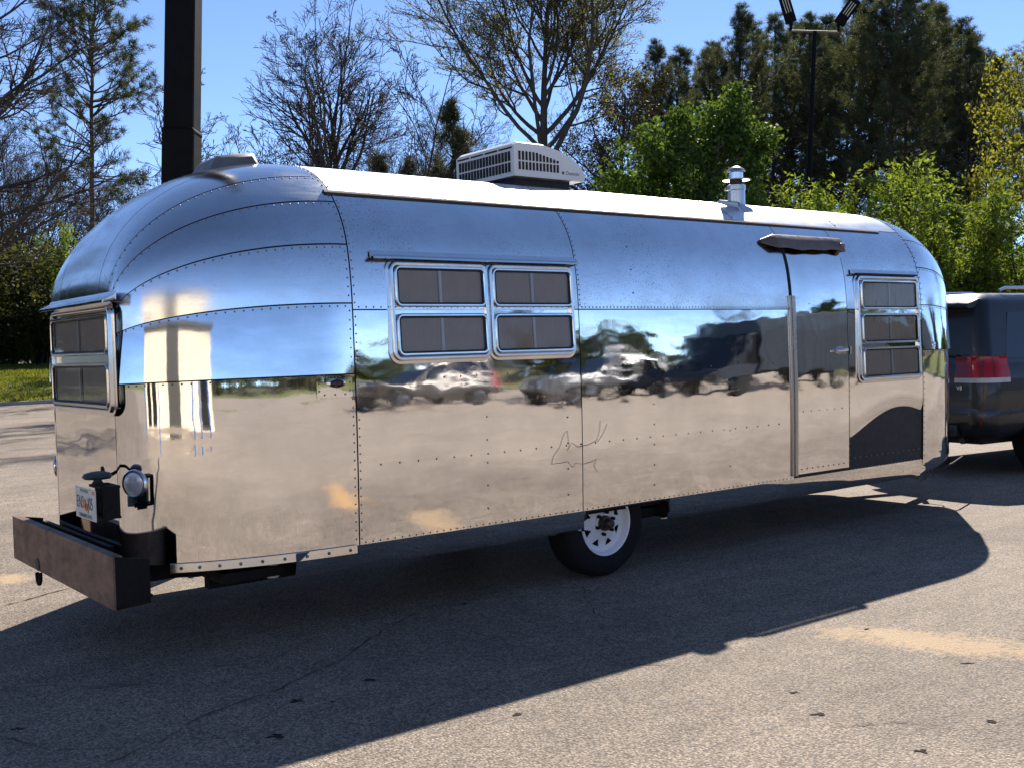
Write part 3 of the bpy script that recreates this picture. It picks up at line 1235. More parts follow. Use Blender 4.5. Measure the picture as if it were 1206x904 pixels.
mb.build('door_seal', M_GASKET, door)
# handle: escutcheon and lever
yw = -float(np.interp(1.4, CZ, CW))
mb = MB()
pts = [(a * .085, b * .028) for a, b in [(math.cos(t), math.sin(t)) for t in np.linspace(0, 2 * math.pi, 20, endpoint=False)]]
mb.prism(pts, (7.20 - TX, yw - .010, 1.405), (1, 0, 0), (0, 0, 1), (0, -1, 0), .008)
hd = mb.build('door_handle', M_CHROME, door, sharp=40)
mb = MB()
mb.tube([(7.22 - TX, yw - .018, 1.405), (7.22 - TX, yw - .045, 1.407), (7.17 - TX, yw - .05, 1.405), (7.11 - TX, yw - .045, 1.40)], [.011, .011, .010, .007], 8)
mb.build('lever', M_CHROME, door)
mb = MB()
mb.prism([(-.012, -.03), (.012, -.03), (.012, .03), (-.012, .03)], (7.31 - TX, yw - .004, 1.40), (1, 0, 0), (0, 0, 1), (0, -1, 0), .012)
mb.build('strike_plate', M_TRIM, door, smooth=False)
mp_ = map_side(2.16, 2.24)
prof = [(.046, .004), (.046, .040), (.040, .048), (-.005, .054), (-.05, .052), (-.062, .046), (-.056, .040), (-.04, .044), (-.01, .044), (.02, .034), (.036, .004)]
aa = np.linspace(6.375, 7.315, 30)
mb = MB()
L_ = []
for i, a in enumerate(aa):
    k_ = .35 + .65 * min(1, i / 4.0)
    wv = .006 * math.sin(a * 9) + .004 * math.sin(a * 23)
    L_.append([mp_(a, 2.21 + q[0] * k_ + wv * (q[0] < 0), q[1] * k_) for q in prof])
mb.grid(np.array(L_), cv=True)
for e in (0, -1):
    mb.add(L_[e], [tuple(range(len(prof)))])
mb.build('door_hood', simple('tarnished_hood', (.15, .105, .08), .5, .5, .5, 7), trailer, sharp=45)
mb = MB()
mb.box((7.30 - TX, -.945, 2.20), (.05, .05, .07))
mb.build('hood_bracket', simple('tarnished_hood', (.2, .14, .11)), trailer, smooth=False, bevel=.008)

# ---- lamps
def round_lamp(p0, s0, r=.062):
    P = surf_rear(np.array(p0), np.array(s0))
    N = normals(surf_rear, np.array(p0), np.array(s0))
    q = Vector(N).to_track_quat('Z', 'Y').to_matrix()
    Q = np.array(q)
    def put(mb):
        mb.v = [v @ Q.T + P for v in mb.v]
        return mb
    mb = MB()
    mb.lathe([(r + .010, -.004), (r + .010, .004), (r + .004, .010), (r - .004, .008)], (0, 0, 0), 'Z', 28)
    o = put(mb).build('tail_lamp', M_CHROME, trailer)
    mb = MB()
    mb.lathe([(r - .002, .006), (r * .8, .011), (r * .4, .014), (.001, .015)], (0, 0, 0), 'Z', 28)
    put(mb).build('lens', simple('clear_lens', (.58, .58, .62), .15, .2, .12, 60), o)
    for k in range(7):
        t = k * math.pi / 3
        rr_ = 0 if k == 6 else r * .5
        mb = MB()
        mb.lathe([(.011, .008), (.011, .0155), (.001, .0165)], (rr_ * math.cos(t), rr_ * math.sin(t), 0), 'Z', 8)
        put(mb).build('reflector_cell', simple('clear_lens', (.58, .58, .62), .15), o)
    return o


round_lamp(1.30, sU(u_z(.872)))
round_lamp(1.30, -sU(u_z(.872)))
# side marker on its riveted patch
pt = panel(surf_rear, .02, .205, sU(u_z(1.262)), sU(u_z(1.372)), 8, 5, M_SKIN, off=.003, bow=0, gap=.0, rivet='aAsS', name='marker_patch')
P = surf_rear(np.array(.105), np.array(sU(u_z(1.335))))
N = normals(surf_rear, np.array(.105), np.array(sU(u_z(1.335))))
Q = np.array(Vector(N).to_track_quat('Z', 'Y').to_matrix())
for nm, sx, sy, prof, mt in (('marker_lamp', 1.0, .46, [(.052, .002), (.052, .012), (.04, .018), (.036, .014)], M_CHROME), ('marker_lens', 1.0, .42, [(.036, .012), (.03, .02), (.001, .022)], simple('dark_red_lens', (.05, .008, .006), .2))):
    mb = MB()
    mb.lathe(prof, (0, 0, 0), 'Z', 24)
    mb.v = [(v * np.array([sx, sy, 1])) @ Q.T + P for v in mb.v]
    mb.build(nm, mt, pt)
# thin dark lines drawing a squiggly reflection on the lower side sheet
def on_side(px, py):
    d = AX.T @ np.array([(px - IMG_CX) / IMG_F, (py - IMG_CY) / IMG_F, 1.0])
    P = d * ((TY - 1.003) / d[1]) + np.array([0, 0, CAM_H])
    return (P[0] - TX, -float(np.interp(P[2], CZ, CW)) - .0045, P[2])


for path in ([(650, 546), (652, 537), (659, 527), (664, 511), (668, 507), (671, 526), (668, 530), (674, 521), (681, 526), (694, 523), (703, 518), (706, 507), (707, 495)], [(704, 520), (710, 511), (715, 499)],
             [(650, 546), (660, 545), (669, 543), (675, 550), (678, 545), (688, 546), (698, 543), (703, 540), (700, 548), (704, 555)]):
    mb = MB()
    mb.tube([on_side(*q_) for q_ in path], .0011, 4)
    mb.build('drawn_reflection', M_SEAL, trailer)
# front marker and clip on the nose
for ph_, zz_, in ((.18, 1.42),):
    P = surf_front(np.array(ph_), np.array(sU(u_z(zz_))))
    N = normals(surf_front, np.array(ph_), np.array(sU(u_z(zz_))))
    Q = np.array(Vector(N).to_track_quat('Z', 'Y').to_matrix())
    mb = MB()
    mb.lathe([(.034, 0), (.034, .01), (.024, .022), (.001, .026)], (0, 0, 0), 'Z', 18)
    mb.v = [v @ Q.T + P for v in mb.v]
    mb.build('marker_lamp', M_CHROME, trailer)

# ---- roof air conditioner
def make_ac():
    x0, x1 = 4.566 - TX, 5.17 - TX       # front slopes towards the trailer nose
    yc = 6.12 - TY
    hw, zb, zt = .335, 2.645, 2.868
    side = [(x0, zb), (x1 + .02, zb), (x1 + .03, zb + .04), (x1 - .0, zb + .09), (x1 - .08, zb + .15), (x1 - .20, zb + .195), (x1 - .34, zt), (x0 + .03, zt), (x0, zt - .02)]
    mb = MB()
    ys = [(-hw, 0), (-hw + .03, .012), (hw - .03, .012), (hw, 0)]
    mb.grid(np.array([[(x + (0 if d == 0 else 0), yc + y, z + (d if z > zb + .02 else 0)) for x, z in side] for y, d in ys]), cv=True)
    for i in (0, 3):
        y, d = ys[i]
        mb.add([(x, yc + y, z) for x, z in side], [tuple(range(len(side)))])
    o = mb.build('air_conditioner', M_PLASTIC, trailer, sharp=28)
    mb = MB()
    mb.box(((x0 + x1) / 2, yc, 2.62), (.5, .52, .06))
    mb.build('base_gasket', M_GASKET, o, smooth=False)
    dk = simple('vent_dark', (.015, .015, .016), .8)
    # slots on the rear end (two rows) and on the side (two rows)
    for row, (za, zb2) in enumerate([(zb + .03, zb + .092), (zb + .104, zb + .168)]):
        for k in range(17):
            y = yc - hw + .05 + k * (2 * hw - .10) / 16
            mb = MB()
            mb.box((x0 - .0005, y, (za + zb2) / 2), (.012, .021, zb2 - za))
            mb.build('vent_slot', dk, o, smooth=False)
    for k in range(4):
        mb = MB()
        mb.box((x0 + .0, yc - hw + .09 + k * .163, zt - .032), (.012, .14, .010))
        mb.build('vent_slot', dk, o, smooth=False)
    for row, (za, zb2, cnt) in enumerate([(zb + .045, zb + .098, 12), (zb + .109, zb + .168, 13)]):
        for k in range(cnt):
            x = x0 + .045 + k * .0305
            top = zb2 if row == 0 else min(zb2, zb + .172 - max(0, (k - 4)) * .0065)
            if top - za < .012:
                continue
            mb = MB()
            mb.box((x, yc - hw, (za + top) / 2), (.0145, .012, top - za))
            mb.build('vent_slot', dk, o, smooth=False)
    M = Matrix.Translation((x1 - .085, yc - hw - .001, zb + .048)) @ Matrix.Rotation(math.radians(90), 4, 'X')
    text_mesh('lettering', 'Dometic', .036, simple('print_grey', (.10, .10, .12), .5), o, M)
    mb = MB()
    mb.box((x1 - .175, yc - hw - .0005, zb + .048), (.02, .002, .02))
    mb.build('emblem', simple('print_grey', (.10, .10, .12), .5), o, smooth=False)
    return o


make_ac()
# roof vent at the rear
mb = MB()
vx, vz = 2.66 - TX, 2.545
sl_ = .13
b_ = [(vx - .19, -.2, vz - .06), (vx + .17, -.2, vz + .0), (vx + .17, .2, vz + .0), (vx - .19, .2, vz - .06)]
t_ = [(vx - .10, -.14, vz + .095), (vx + .13, -.14, vz + .135), (vx + .13, .14, vz + .135), (vx - .10, .14, vz + .095)]
mb.hull8(b_, t_)
mb.build('roof_vent', simple('dull_vent', (.16, .15, .15), .5, .3, .3, 8), trailer, bevel=.03)

# stove pipe on the roof edge
pc = np.array([6.585 - TX, -.52, 0])
zr = float(np.interp(.52, -CW[::-1] * -1, CZ[::-1])) if False else 2.52
mb = MB()
b_ = [(pc[0] - .10, pc[1] - .13, zr - .055), (pc[0] + .07, pc[1] - .13, zr - .055), (pc[0] + .07, pc[1] + .12, zr + .02), (pc[0] - .10, pc[1] + .12, zr + .02)]
t_ = [(pc[0] - .10, pc[1] - .10, zr + .03), (pc[0] + .06, pc[1] - .10, zr - .01), (pc[0] + .06, pc[1] + .10, zr + .04), (pc[0] - .10, pc[1] + .10, zr + .07)]
mb.hull8(b_, t_)
sp_mat = metal_skin('galvanised_pipe', .001, (.52, .52, .53), (.2, .38))
st = mb.build('stove_pipe', sp_mat, trailer, bevel=.01)
q = lambda prof: MB().lathe(prof, (pc[0], pc[1], zr - .03), 'Z', 24)
q([(.066, 0), (.066, .16), (.071, .165), (.071, .20), (.06, .205)]).build('flue', sp_mat, st)
q([(.05, .20), (.05, .235)]).build('flue_neck', M_GASKET, st)
q([(.05, .232), (.104, .238), (.106, .244), (.05, .25)]).build('baffle_ring', sp_mat, st)
q([(.053, .245), (.053, .31), (.001, .312)]).build('cap_drum', M_CHROME, st)
q([(.068, .300), (.072, .306), (.060, .325), (.03, .342), (.001, .35)]).build('cap', sp_mat, st)

# ---- rear bumper
BX = 1.60 - TX
by0, by1, bz0, bz1 = 5.08 - TY, 6.89 - TY, .34, .588
mb = MB()
prof = [(0, bz0), (0, bz1), (.045, bz1), (.045, bz1 - .008), (.009, bz1 - .008), (.009, bz0 + .008), (.045, bz0 + .008), (.045, bz0)]
mb.grid(np.array([[(BX + a, y, z) for a, z in prof] for y in (by0, by1)]), cv=True)
for y in (by0, by1):
    mb.add([(BX + a, y, z) for a, z in prof], [tuple(range(8))])
bump = mb.build('rear_bumper', M_RUST, trailer, smooth=False)
for y in (by0 + .004, by1 - .004):
    mb = MB()
    mb.hull8([(BX + .01, y - .004, bz0), (BX + .17, y - .004, bz0 + .01), (BX + .17, y + .004, bz0 + .01), (BX + .01, y + .004, bz0)],
             [(BX + .01, y - .004, bz1 - .001), (BX + .17, y - .004, bz1 - .03), (BX + .17, y + .004, bz1 - .03), (BX + .01, y + .004, bz1 - .001)])
    mb.build('end_plate', M_BLACK, bump, smooth=False)
mb = MB()
mb.box((BX + .10, (by0 + by1) / 2, bz0 + .04), (.17, by1 - by0 - .03, .012))
mb.build('tray', M_BLACK, bump, smooth=False)
mb = MB()
mb.box((XS - A_R - .03, (by0 + by1) / 2 + .25, .47), (.03, by1 - by0 - .6, .15))
mb.build('back_rail', M_BLACK, bump, smooth=False)
for sg in (-1, 1):
    mb = MB()
    mb.box((BX + .52, sg * .52, .40), (.9, .07, .10))
    mb.build('bumper_arm', M_BLACK, bump, smooth=False)
mb = MB()     # tow-loop cut-out and shackle under the lower edge
mb.lathe([(.001, -.003), (.035, -.003), (.035, .006), (.001, .006)], (BX - .001, 6.37 - TY, bz0 + .034), 'X', 18)
mb.build('cutout', M_GASKET, bump)
mb = MB()
t = np.linspace(-.3, math.pi + .5, 18)
mb.tube([(BX + .0, 6.36 - TY + .034 * math.cos(-a), bz0 - .028 + .045 * math.sin(-a)) for a in t], .011, 8)
mb.build('shackle', M_BLACK, bump)

# plate, its bracket and the hand-wheel above
mb = MB()
pl = 1.6 - TX
mb.hull8([(pl + .03, 5.28 - TY, .74), (pl + .11, 5.28 - TY, .74), (pl + .11, 5.29 - TY, .74), (pl + .03, 5.29 - TY, .74)],
         [(pl + .03, 5.28 - TY, .885), (pl + .11, 5.28 - TY, .885), (pl + .11, 5.29 - TY, .885), (pl + .03, 5.29 - TY, .885)])
mb.box((pl + .07, 5.38 - TY, .885), (.09, .19, .012))
mb.box((pl + .07, 5.38 - TY, .74), (.09, .19, .012))
mb.box((pl + .07, 5.40 - TY, .80), (.05, .10, .16))
br = mb.build('plate_bracket', M_BLACK, trailer, smooth=False)
mb = MB()
mb.lathe([(.035, .885), (.02, .905), (.02, .92)], (pl + .06, 5.45 - TY, 0), 'Z', 14)
mb.lathe([(.001, .915), (.062, .915), (.072, .926), (.062, .942), (.03, .95), (.001, .952)], (pl + .06, 5.45 - TY, 0), 'Z', 9)
mb.build('hand_wheel', simple('dark_grey_knob', (.03, .034, .04), .5), br)
mb = MB()
mb.tube([(pl + .10, 5.50 - TY, .925), (pl + .12, 5.56 - TY, .95), (pl + .14, 5.63 - TY, .95), (pl + .18, 5.73 - TY, .90)], .009, 6)
mb.build('cable', M_BLACK, br)
mb = MB()
mb.box((pl, 5.45 - TY, .80), (.006, .31, .152))
plate = mb.build('licence_plate', simple('plate_white', (.62, .64, .62), .4, 0, .06, 12), trailer, smooth=False, bevel=.003)
RM = Matrix.Rotation(math.radians(-90), 4, 'Z') @ Matrix.Rotation(math.radians(90), 4, 'X')
grn = simple('plate_green', (.02, .05, .035), .5)
org = simple('plate_orange', (.75, .22, .03), .5)
def ptext(s, y, z, size, mat, st=1.0):
    text_mesh('lettering', s, size, mat, plate, Matrix.Translation((pl - .0036, y - TY, z)) @ RM, stretch=st)
ptext('ENS', 5.53, .802, .085, grn, .75)
ptext('J05', 5.37, .802, .085, grn, .75)
ptext('SUNSHINE STATE', 5.45, .741, .026, grn)
ptext('MYFLORIDA', 5.46, .861, .022, simple('plate_script', (.10, .28, .2), .5))
mb = MB()
mb.lathe([(.026, -.0012), (.024, .0), (.001, .0)], (pl - .0042, 5.455 - TY, .80), 'X', 16)
mb.lathe([(.02, -.0012), (.018, .0), (.001, .0)], (pl - .0042, 5.43 - TY, .785), 'X', 16)
mb.build('orange_emblem', org, plate)
mb = MB()
mb.box((pl - .0036, 5.32 - TY, .862), (.001, .03, .015))
mb.build('sticker', org, plate, smooth=False)
# drain cap under the sill
mb = MB()
mb.lathe([(.001, -.05), (.03, -.045), (.045, -.02), (.048, .03), (.001, .03)], (2.50 - TX, -.80, .37), 'Z', 16)
mb.build('drain_cap', M_PLASTIC, trailer)

# ---- tongue, jack, chains
for sg in (-1, 1):
    mb = MB()
    a, b = np.array([8.3 - TX, sg * .55, .40]), np.array([10.0 - TX, sg * .05, .43])
    d = (b - a) / np.linalg.norm(b - a)
    s_ = np.array([-d[1], d[0], 0]) * .035
    u_ = np.array([0, 0, .05])
    mb.hull8([a - s_ - u_, b - s_ - u_, b + s_ - u_, a + s_ - u_], [a - s_ + u_, b - s_ + u_, b + s_ + u_, a + s_ + u_])
    mb.build('tongue_rail', M_BLACK, trailer, smooth=False)
mb = MB()
mb.hull8([(9.93 - TX, -.07, .40), (10.2 - TX, -.04, .41), (10.2 - TX, .04, .41), (9.93 - TX, .07, .40)], [(9.93 - TX, -.06, .50), (10.18 - TX, -.04, .52), (10.18 - TX, .04, .52), (9.93 - TX, .06, .50)])
mb.build('coupler', M_BLACK, trailer, bevel=.015)
mb = MB()
mb.tube([(9.78 - TX, 0, .16), (9.78 - TX, 0, .95)], .03, 10)
mb.lathe([(.001, .155), (.09, .155), (.09, .17), (.001, .17)], (9.78 - TX, 0, 0), 'Z', 16)
mb.tube([(9.78 - TX, 0, .93), (9.78 - TX, -.16, .94), (9.78 - TX, -.16, 1.02)], .01, 6)
mb.build('tongue_jack', M_BLACK, trailer)


def chain(P0, P1, sag, links, r=.021):
    P0, P1 = np.array(P0), np.array(P1)
    mb = MB()
    for i in range(links):
        t = (i + .5) / links
        c = P0 + (P1 - P0) * t - np.array([0, 0, sag * 4 * t * (1 - t)])
        d = (P1 - P0) - np.array([0, 0, sag * 4 * (1 - 2 * t)])
        d /= np.linalg.norm(d)
        ref = np.cross(d, (0, 0, 1.0)) if i % 2 else np.cross(d, np.cross(d, (0, 0, 1.0)))
        ref /= np.linalg.norm(ref)
        a = np.arange(12) * math.pi / 6
        mb.tube([c + d * r * 1.4 * math.cos(q_) + ref * r * .8 * math.sin(q_) for q_ in a], .004, 5, closed=True)
    return mb.build('safety_chain', simple('galvanised_chain', (.16, .16, .16), .5, .8), trailer)


pA, pB, pC = at(1066, 556, 9.35), at(1080, 566, 9.35), at(1103, 541, 9.5)
T0 = np.array([TX, TY, 0])
chain(at(1064, 551, 9.45) - T0, at(1083, 563, 9.45) - T0, .02, 8)
chain(at(1074, 552, 9.5) - T0, at(1084, 565, 9.5) - T0, .0, 6)
chain(at(1086, 565, 9.5) - T0, at(1102, 541, 9.6) - T0, .03, 11)
mb = MB()
cp = [at(*q_) - T0 for q_ in ((1086, 535, 9.35), (1087, 546, 9.35), (1094, 553, 9.45), (1108, 552, 9.6), (1122, 545, 9.8), (1135, 536, 10.2))]
cp = cubic_spline(np.array([c[:2] for c in cp])) if False else np.array(cp)
mb.tube(cp, .011, 7)
mb.build('wiring_cable', M_BLACK, trailer)


# ------------------------------------------------------------------ vegetation
def leaf_mat(name, dark, light, trans=0.45, rough=0.55):
    rough = max(rough, .6)
    t = NT(name)
    geo = t.n('ShaderNodeNewGeometry')
    oi = t.n('ShaderNodeObjectInfo')
    c = t.ramp(geo.outputs['Random Per Island'], [(0.0, dark), (0.6, tuple((a + b) / 2 for a, b in zip(dark, light))), (1.0, light)])
    v = t.coords()
    c = t.mix(1.0, c, t.ramp(t.noise(v, 0.9, 3, .6), [(0.3, .7), (0.7, 1.25)]), 'MULTIPLY')
    c = t.mix(1.0, c, t.ramp(oi.outputs['Random'], [(0, .85), (1, 1.15)]), 'MULTIPLY')
    t.l(c, t.bsdf.inputs['Base Color'])
    t.set(Roughness=rough)
    t.bsdf.inputs['Specular IOR Level'].default_value = 0.12
    tl = t.n('ShaderNodeBsdfTranslucent')
    t.l(t.mix(1.0, c, (1.25, 1.2, 0.6), 'MULTIPLY'), tl.inputs[0])
    ms = t.n('ShaderNodeMixShader')
    ms.inputs[0].default_value = trans
    t.l(t.bsdf.outputs[0], ms.inputs[1])
    t.l(tl.outputs[0], ms.inputs[2])
    t.l(ms.outputs[0], t.out.inputs[0])
    return t.mat


def bark_mat(name, a, b):
    t = NT(name)
    v = t.coords((1, 1, .25))
    n1 = t.noise(v, 5, 6, .7)
    t.l(t.ramp(n1, [(0.3, a), (0.7, b)]), t.bsdf.inputs['Base Color'])
    t.set(Roughness=.9)
    t.l(t.bump(n1, .02), t.bsdf.inputs['Normal'])
    return t.mat


M_BARK = bark_mat('grey_bark', (.035, .028, .022), (.085, .07, .055))
M_BARK2 = bark_mat('pine_bark', (.05, .034, .024), (.12, .08, .055))
M_TWIG = bark_mat('brown_twigs', (.030, .021, .015), (.075, .053, .038))


def segs_mesh(name, segs, mat, sides=4):
    a = np.array([np.r_[s[0], s[1], s[2], s[3]] for s in segs])
    p0, p1, r0, r1 = a[:, :3], a[:, 3:6], a[:, 6], a[:, 7]
    d = p1 - p0
    L = np.linalg.norm(d, axis=1)[:, None] + 1e-9
    d = d / L
    p0, p1 = p0 - d * r0[:, None] * .3, p1 + d * r1[:, None] * .3
    ref = np.where(np.abs(d[:, 2:3]) < .9, [[0, 0, 1.0]], [[1.0, 0, 0]])
    u = np.cross(d, ref)
    u /= np.linalg.norm(u, axis=1)[:, None]
    w = np.cross(d, u)
    t = np.arange(sides) * 2 * math.pi / sides
    ringv = np.cos(t)[None, :, None] * u[:, None] + np.sin(t)[None, :, None] * w[:, None]
    V = np.concatenate([p0[:, None] + ringv * r0[:, None, None], p1[:, None] + ringv * r1[:, None, None]], 1)
    n_ = len(a)
    base = (np.arange(n_) * 2 * sides)[:, None]
    j = np.arange(sides)
    q = np.stack([base + j, base + (j + 1) % sides, base + sides + (j + 1) % sides, base + sides + j], -1).reshape(-1, 4)
    return fast_mesh(name, V.reshape(-1, 3), quads=q, mat=mat, smooth=True)


def unit(v):
    return v / (np.linalg.norm(v) + 1e-12)


def deflect(d, ang, r):
    a = np.cross(d, r.normal(size=3))
    a = unit(a)
    return unit(d * math.cos(ang) + a * math.sin(ang))


def grow(seed, trunk, r0, spec, d0=(0, 0, 1), minr=.0085):
    """spec per level: dict(n children, t0, ang, ratio, wob, trop, seg)"""
    r = np.random.default_rng(seed)
    out, tips = [], []

    def br(p, d, L, rad, lv):
        S = spec[lv]
        k = max(2, int(L / S['seg']))
        pts, ds, rads = [p], [d], [rad]
        end = max(minr, rad * S.get('taper', .35))
        for i in range(k):
            d = unit(d + r.normal(size=3) * S['wob'] + np.array([0, 0, S['trop']]))
            p2 = p + d * L / k
            ra, rb = rad + (end - rad) * i / k, rad + (end - rad) * (i + 1) / k
            out.append((p, p2, ra, rb, lv))
            p = p2
            pts.append(p)
            ds.append(d)
            rads.append(rb)
        if lv + 1 < len(spec):
            C = S['n']
            for j in range(C):
                t = S['t0'] + (1 - S['t0']) * (j + r.random()) / C
                x = min(k - 1e-6, t * k)
                i = int(x)
                q = pts[i] + (pts[i + 1] - pts[i]) * (x - i)
                ang = math.radians(S['ang'] * r.uniform(.7, 1.3))
                dd = deflect(ds[i], ang, r)
                if dd[2] < S.get('minup', -.2):
                    dd[2] = abs(dd[2]) * .5 + S.get('minup', -.2) * 0
                    dd = unit(dd)
                LL = L * S['ratio'] * r.uniform(.6, 1.25) * (1.15 - S.get('fall', .55) * t)
                br(q, dd, LL, min(rads[i] * .75, max(minr, rads[i] * r.uniform(.45, .7))), lv + 1)
        else:
            tips.extend((pts[i], ds[i]) for i in range(1, len(pts)))
    br(np.zeros(3), unit(np.array(d0, float)), trunk, r0, 0)
    return out, tips


def leaves_mesh(name, C, D, size, mat, seed, per=1, spread=.1, width=.5, flat=.0):
    """rhombic leaves scattered round the points C"""
    r = np.random.default_rng(seed)
    C = np.repeat(np.asarray(C), per, 0)
    n_ = len(C)
    C = C + r.normal(0, spread, (n_, 3))
    d = r.normal(size=(n_, 3))
    d[:, 2] -= .25
    d /= np.linalg.norm(d, axis=1)[:, None]
    s = np.cross(d, r.normal(size=(n_, 3)))
    s /= np.linalg.norm(s, axis=1)[:, None]
    nn = np.cross(d, s)
    L = size * r.uniform(.6, 1.35, n_)[:, None]
    W = L * width * .5
    V = np.stack([C, C + d * L * .5 + s * W + nn * L * .1, C + d * L, C + d * L * .5 - s * W + nn * L * .1], 1)
    i = (np.arange(n_) * 4)[:, None]
    t = np.concatenate([i + np.array([0, 1, 2]), i + np.array([0, 2, 3])])
    return fast_mesh(name, V.reshape(-1, 3), tris=t, mat=mat)


def needles_mesh(name, C, D, mat, seed, blades=20, length=.30, w=.011):
    r = np.random.default_rng(seed)
    C, D = np.asarray(C), np.asarray(D)
    n_ = len(C)
    C2 = np.repeat(C, blades, 0) + r.normal(0, .05, (n_ * blades, 3))
    d = np.repeat(D, blades, 0) * .55 + r.normal(size=(n_ * blades, 3)) * .6
    d /= np.linalg.norm(d, axis=1)[:, None]
    s = np.cross(d, r.normal(size=d.shape))
    s /= np.linalg.norm(s, axis=1)[:, None]
    L = length * r.uniform(.6, 1.25, len(d))[:, None]
    V = np.stack([C2 + s * w, C2 - s * w, C2 + d * L], 1)
    # one island per tuft would need shared vertices; each blade is its own island here
    return fast_mesh(name, V.reshape(-1, 3), tris=np.arange(len(d) * 3).reshape(-1, 3), mat=mat)


PROTO = {}


def bare_tree(key, seed, H, fork, r0, spread=1.0, buds=None, n1=11, spec_over=None):
    spec = [dict(n=n1, t0=fork, ang=48 * spread, ratio=.62, wob=.05, trop=.02, seg=.5, taper=.05, fall=.45),
            dict(n=7, t0=.2, ang=40, ratio=.50, wob=.10, trop=.06, seg=.4, taper=.25),
            dict(n=7, t0=.15, ang=40, ratio=.48, wob=.13, trop=.05, seg=.3, taper=.3),
            dict(n=5, t0=.1, ang=38, ratio=.50, wob=.15, trop=.04, seg=.2, taper=.4),
            dict(n=0, t0=.1, ang=35, ratio=.5, wob=.16, trop=.03, seg=.16, taper=.5)]
    for i, o_ in (spec_over or {}).items():
        spec[i].update(o_)
    segs, tips = grow(seed, H * .80, r0, spec)
    top = max(s[1][2] for s in segs)
    big = [s for s in segs if s[4] <= 1]
    small = [s for s in segs if s[4] > 1]
    parts = [('trunk', segs_mesh('trunk', big, M_BARK, 7)), ('crown', segs_mesh('crown', small, M_TWIG, 3))]
    if buds:
        C = [t[0] for t in tips]
        parts.append(('young_leaves', leaves_mesh('young_leaves', C, None, .08, buds, seed + 1, per=3, spread=.07)))
    PROTO[key] = (parts, top)


def pine_tree(key, seed, H, crown0, r0, mat, dens=1.0, width=1.0, droop=.0):
    r = np.random.default_rng(seed)
    segs, C, D = [], [], []
    k = 24
    pts = np.cumsum(np.vstack([[0, 0, 0], np.column_stack([r.normal(0, .035, (k, 2)), np.full(k, H / k)])]), 0)
    rad = np.interp(np.linspace(0, 1, k + 1), [0, .1, 1], [r0, r0 * .85, .03])
    for i in range(k):
        segs.append((pts[i], pts[i + 1], rad[i], rad[i + 1], 0))
    z = crown0 * H
    while z < H - .25:
        f = (z - crown0 * H) / (H - crown0 * H)
        prof = (math.sin(math.pi * min(1, .18 + .82 * f)) ** .8 * .85 + .12) if f < .6 else max(.1, (1 - f) * 2.0 * .95)
        Lb = H * .155 * width * prof
        for b in range(r.integers(2, 5)):
            az = r.uniform(0, 2 * math.pi)
            L = Lb * r.uniform(.55, 1.25)
            elev = math.radians(r.uniform(-5, 25) + 35 * f)
            d = np.array([math.cos(az) * math.cos(elev), math.sin(az) * math.cos(elev), math.sin(elev)])
            p = np.array([np.interp(z, pts[:, 2], pts[:, 0]), np.interp(z, pts[:, 2], pts[:, 1]), z])
            kk = max(3, int(L / .35))
            rr0 = min(.05, .012 + L * .011)
            for i in range(kk):
                d = unit(d + r.normal(0, .1, 3) + np.array([0, 0, .06]))
                p2 = p + d * L / kk
                segs.append((p, p2, rr0 * (1 - i / kk) + .007, rr0 * (1 - (i + 1) / kk) + .006, 1))
                if i >= kk * .3:
                    for q in range(r.integers(1, 4)):
                        dd = deflect(d, math.radians(r.uniform(25, 65)), r)
                        l2 = r.uniform(.15, .45) * (1 + .25 * L / 3)
                        e = p2 + dd * l2
                        segs.append((p2, e, .008, .006, 2))
                        for tq in np.arange(.35, 1.01, .33):
                            if r.random() < dens:
                                C.append(p2 + dd * l2 * tq)
                                D.append(unit(dd + np.array([0, 0, .35])))
                p = p2
        z += r.uniform(.16, .42) * (1.1 if f < .5 else .75)
    parts = [('trunk', segs_mesh('trunk', [s for s in segs if s[4] == 0], M_BARK2, 8)), ('branches', segs_mesh('branches', [s for s in segs if s[4] > 0], M_BARK2, 3)),
             ('crown', needles_mesh('crown', C, D, mat, seed + 3))]
    PROTO[key] = (parts, H)


def leafy_tree(key, seed, H, spec, mat, leaf, per, spread, stems=1, r0=.14, width=.5, lean=.35, bark=None):
    segs, tips = [], []
    r = np.random.default_rng(seed)
    for i in range(stems):
        az = r.uniform(0, 2 * math.pi)
        d0 = (0, 0, 1) if stems == 1 else (lean * math.cos(az) * r.uniform(.2, 1.3), lean * math.sin(az) * r.uniform(.2, 1.3), 1)
        s, t = grow(seed * 31 + i, H * .78 * (1 if stems == 1 else r.uniform(.6, 1.1)), r0, spec, d0)
        off = np.zeros(3) if stems == 1 else np.array([*r.normal(0, .35, 2), 0])
        segs += [(a + off, b + off, c, d, e) for a, b, c, d, e in s]
        tips += [(a + off, d) for a, d in t]
    top = max(t[0][2] for t in tips)
    parts = [('trunk', segs_mesh('trunk', [s for s in segs if s[4] <= 1], bark or M_BARK, 6)), ('twigs', segs_mesh('twigs', [s for s in segs if s[4] > 1], M_TWIG, 3)),
             ('crown', leaves_mesh('crown', [t[0] for t in tips], None, leaf, mat, seed + 9, per, spread, width))]
    PROTO[key] = (parts, top)


def vanish(px):
    return 408 - .0276 * (px - 603)


FWD = Vector((AX[2][0], AX[2][1], 0)).normalized()
from mathutils import Quaternion


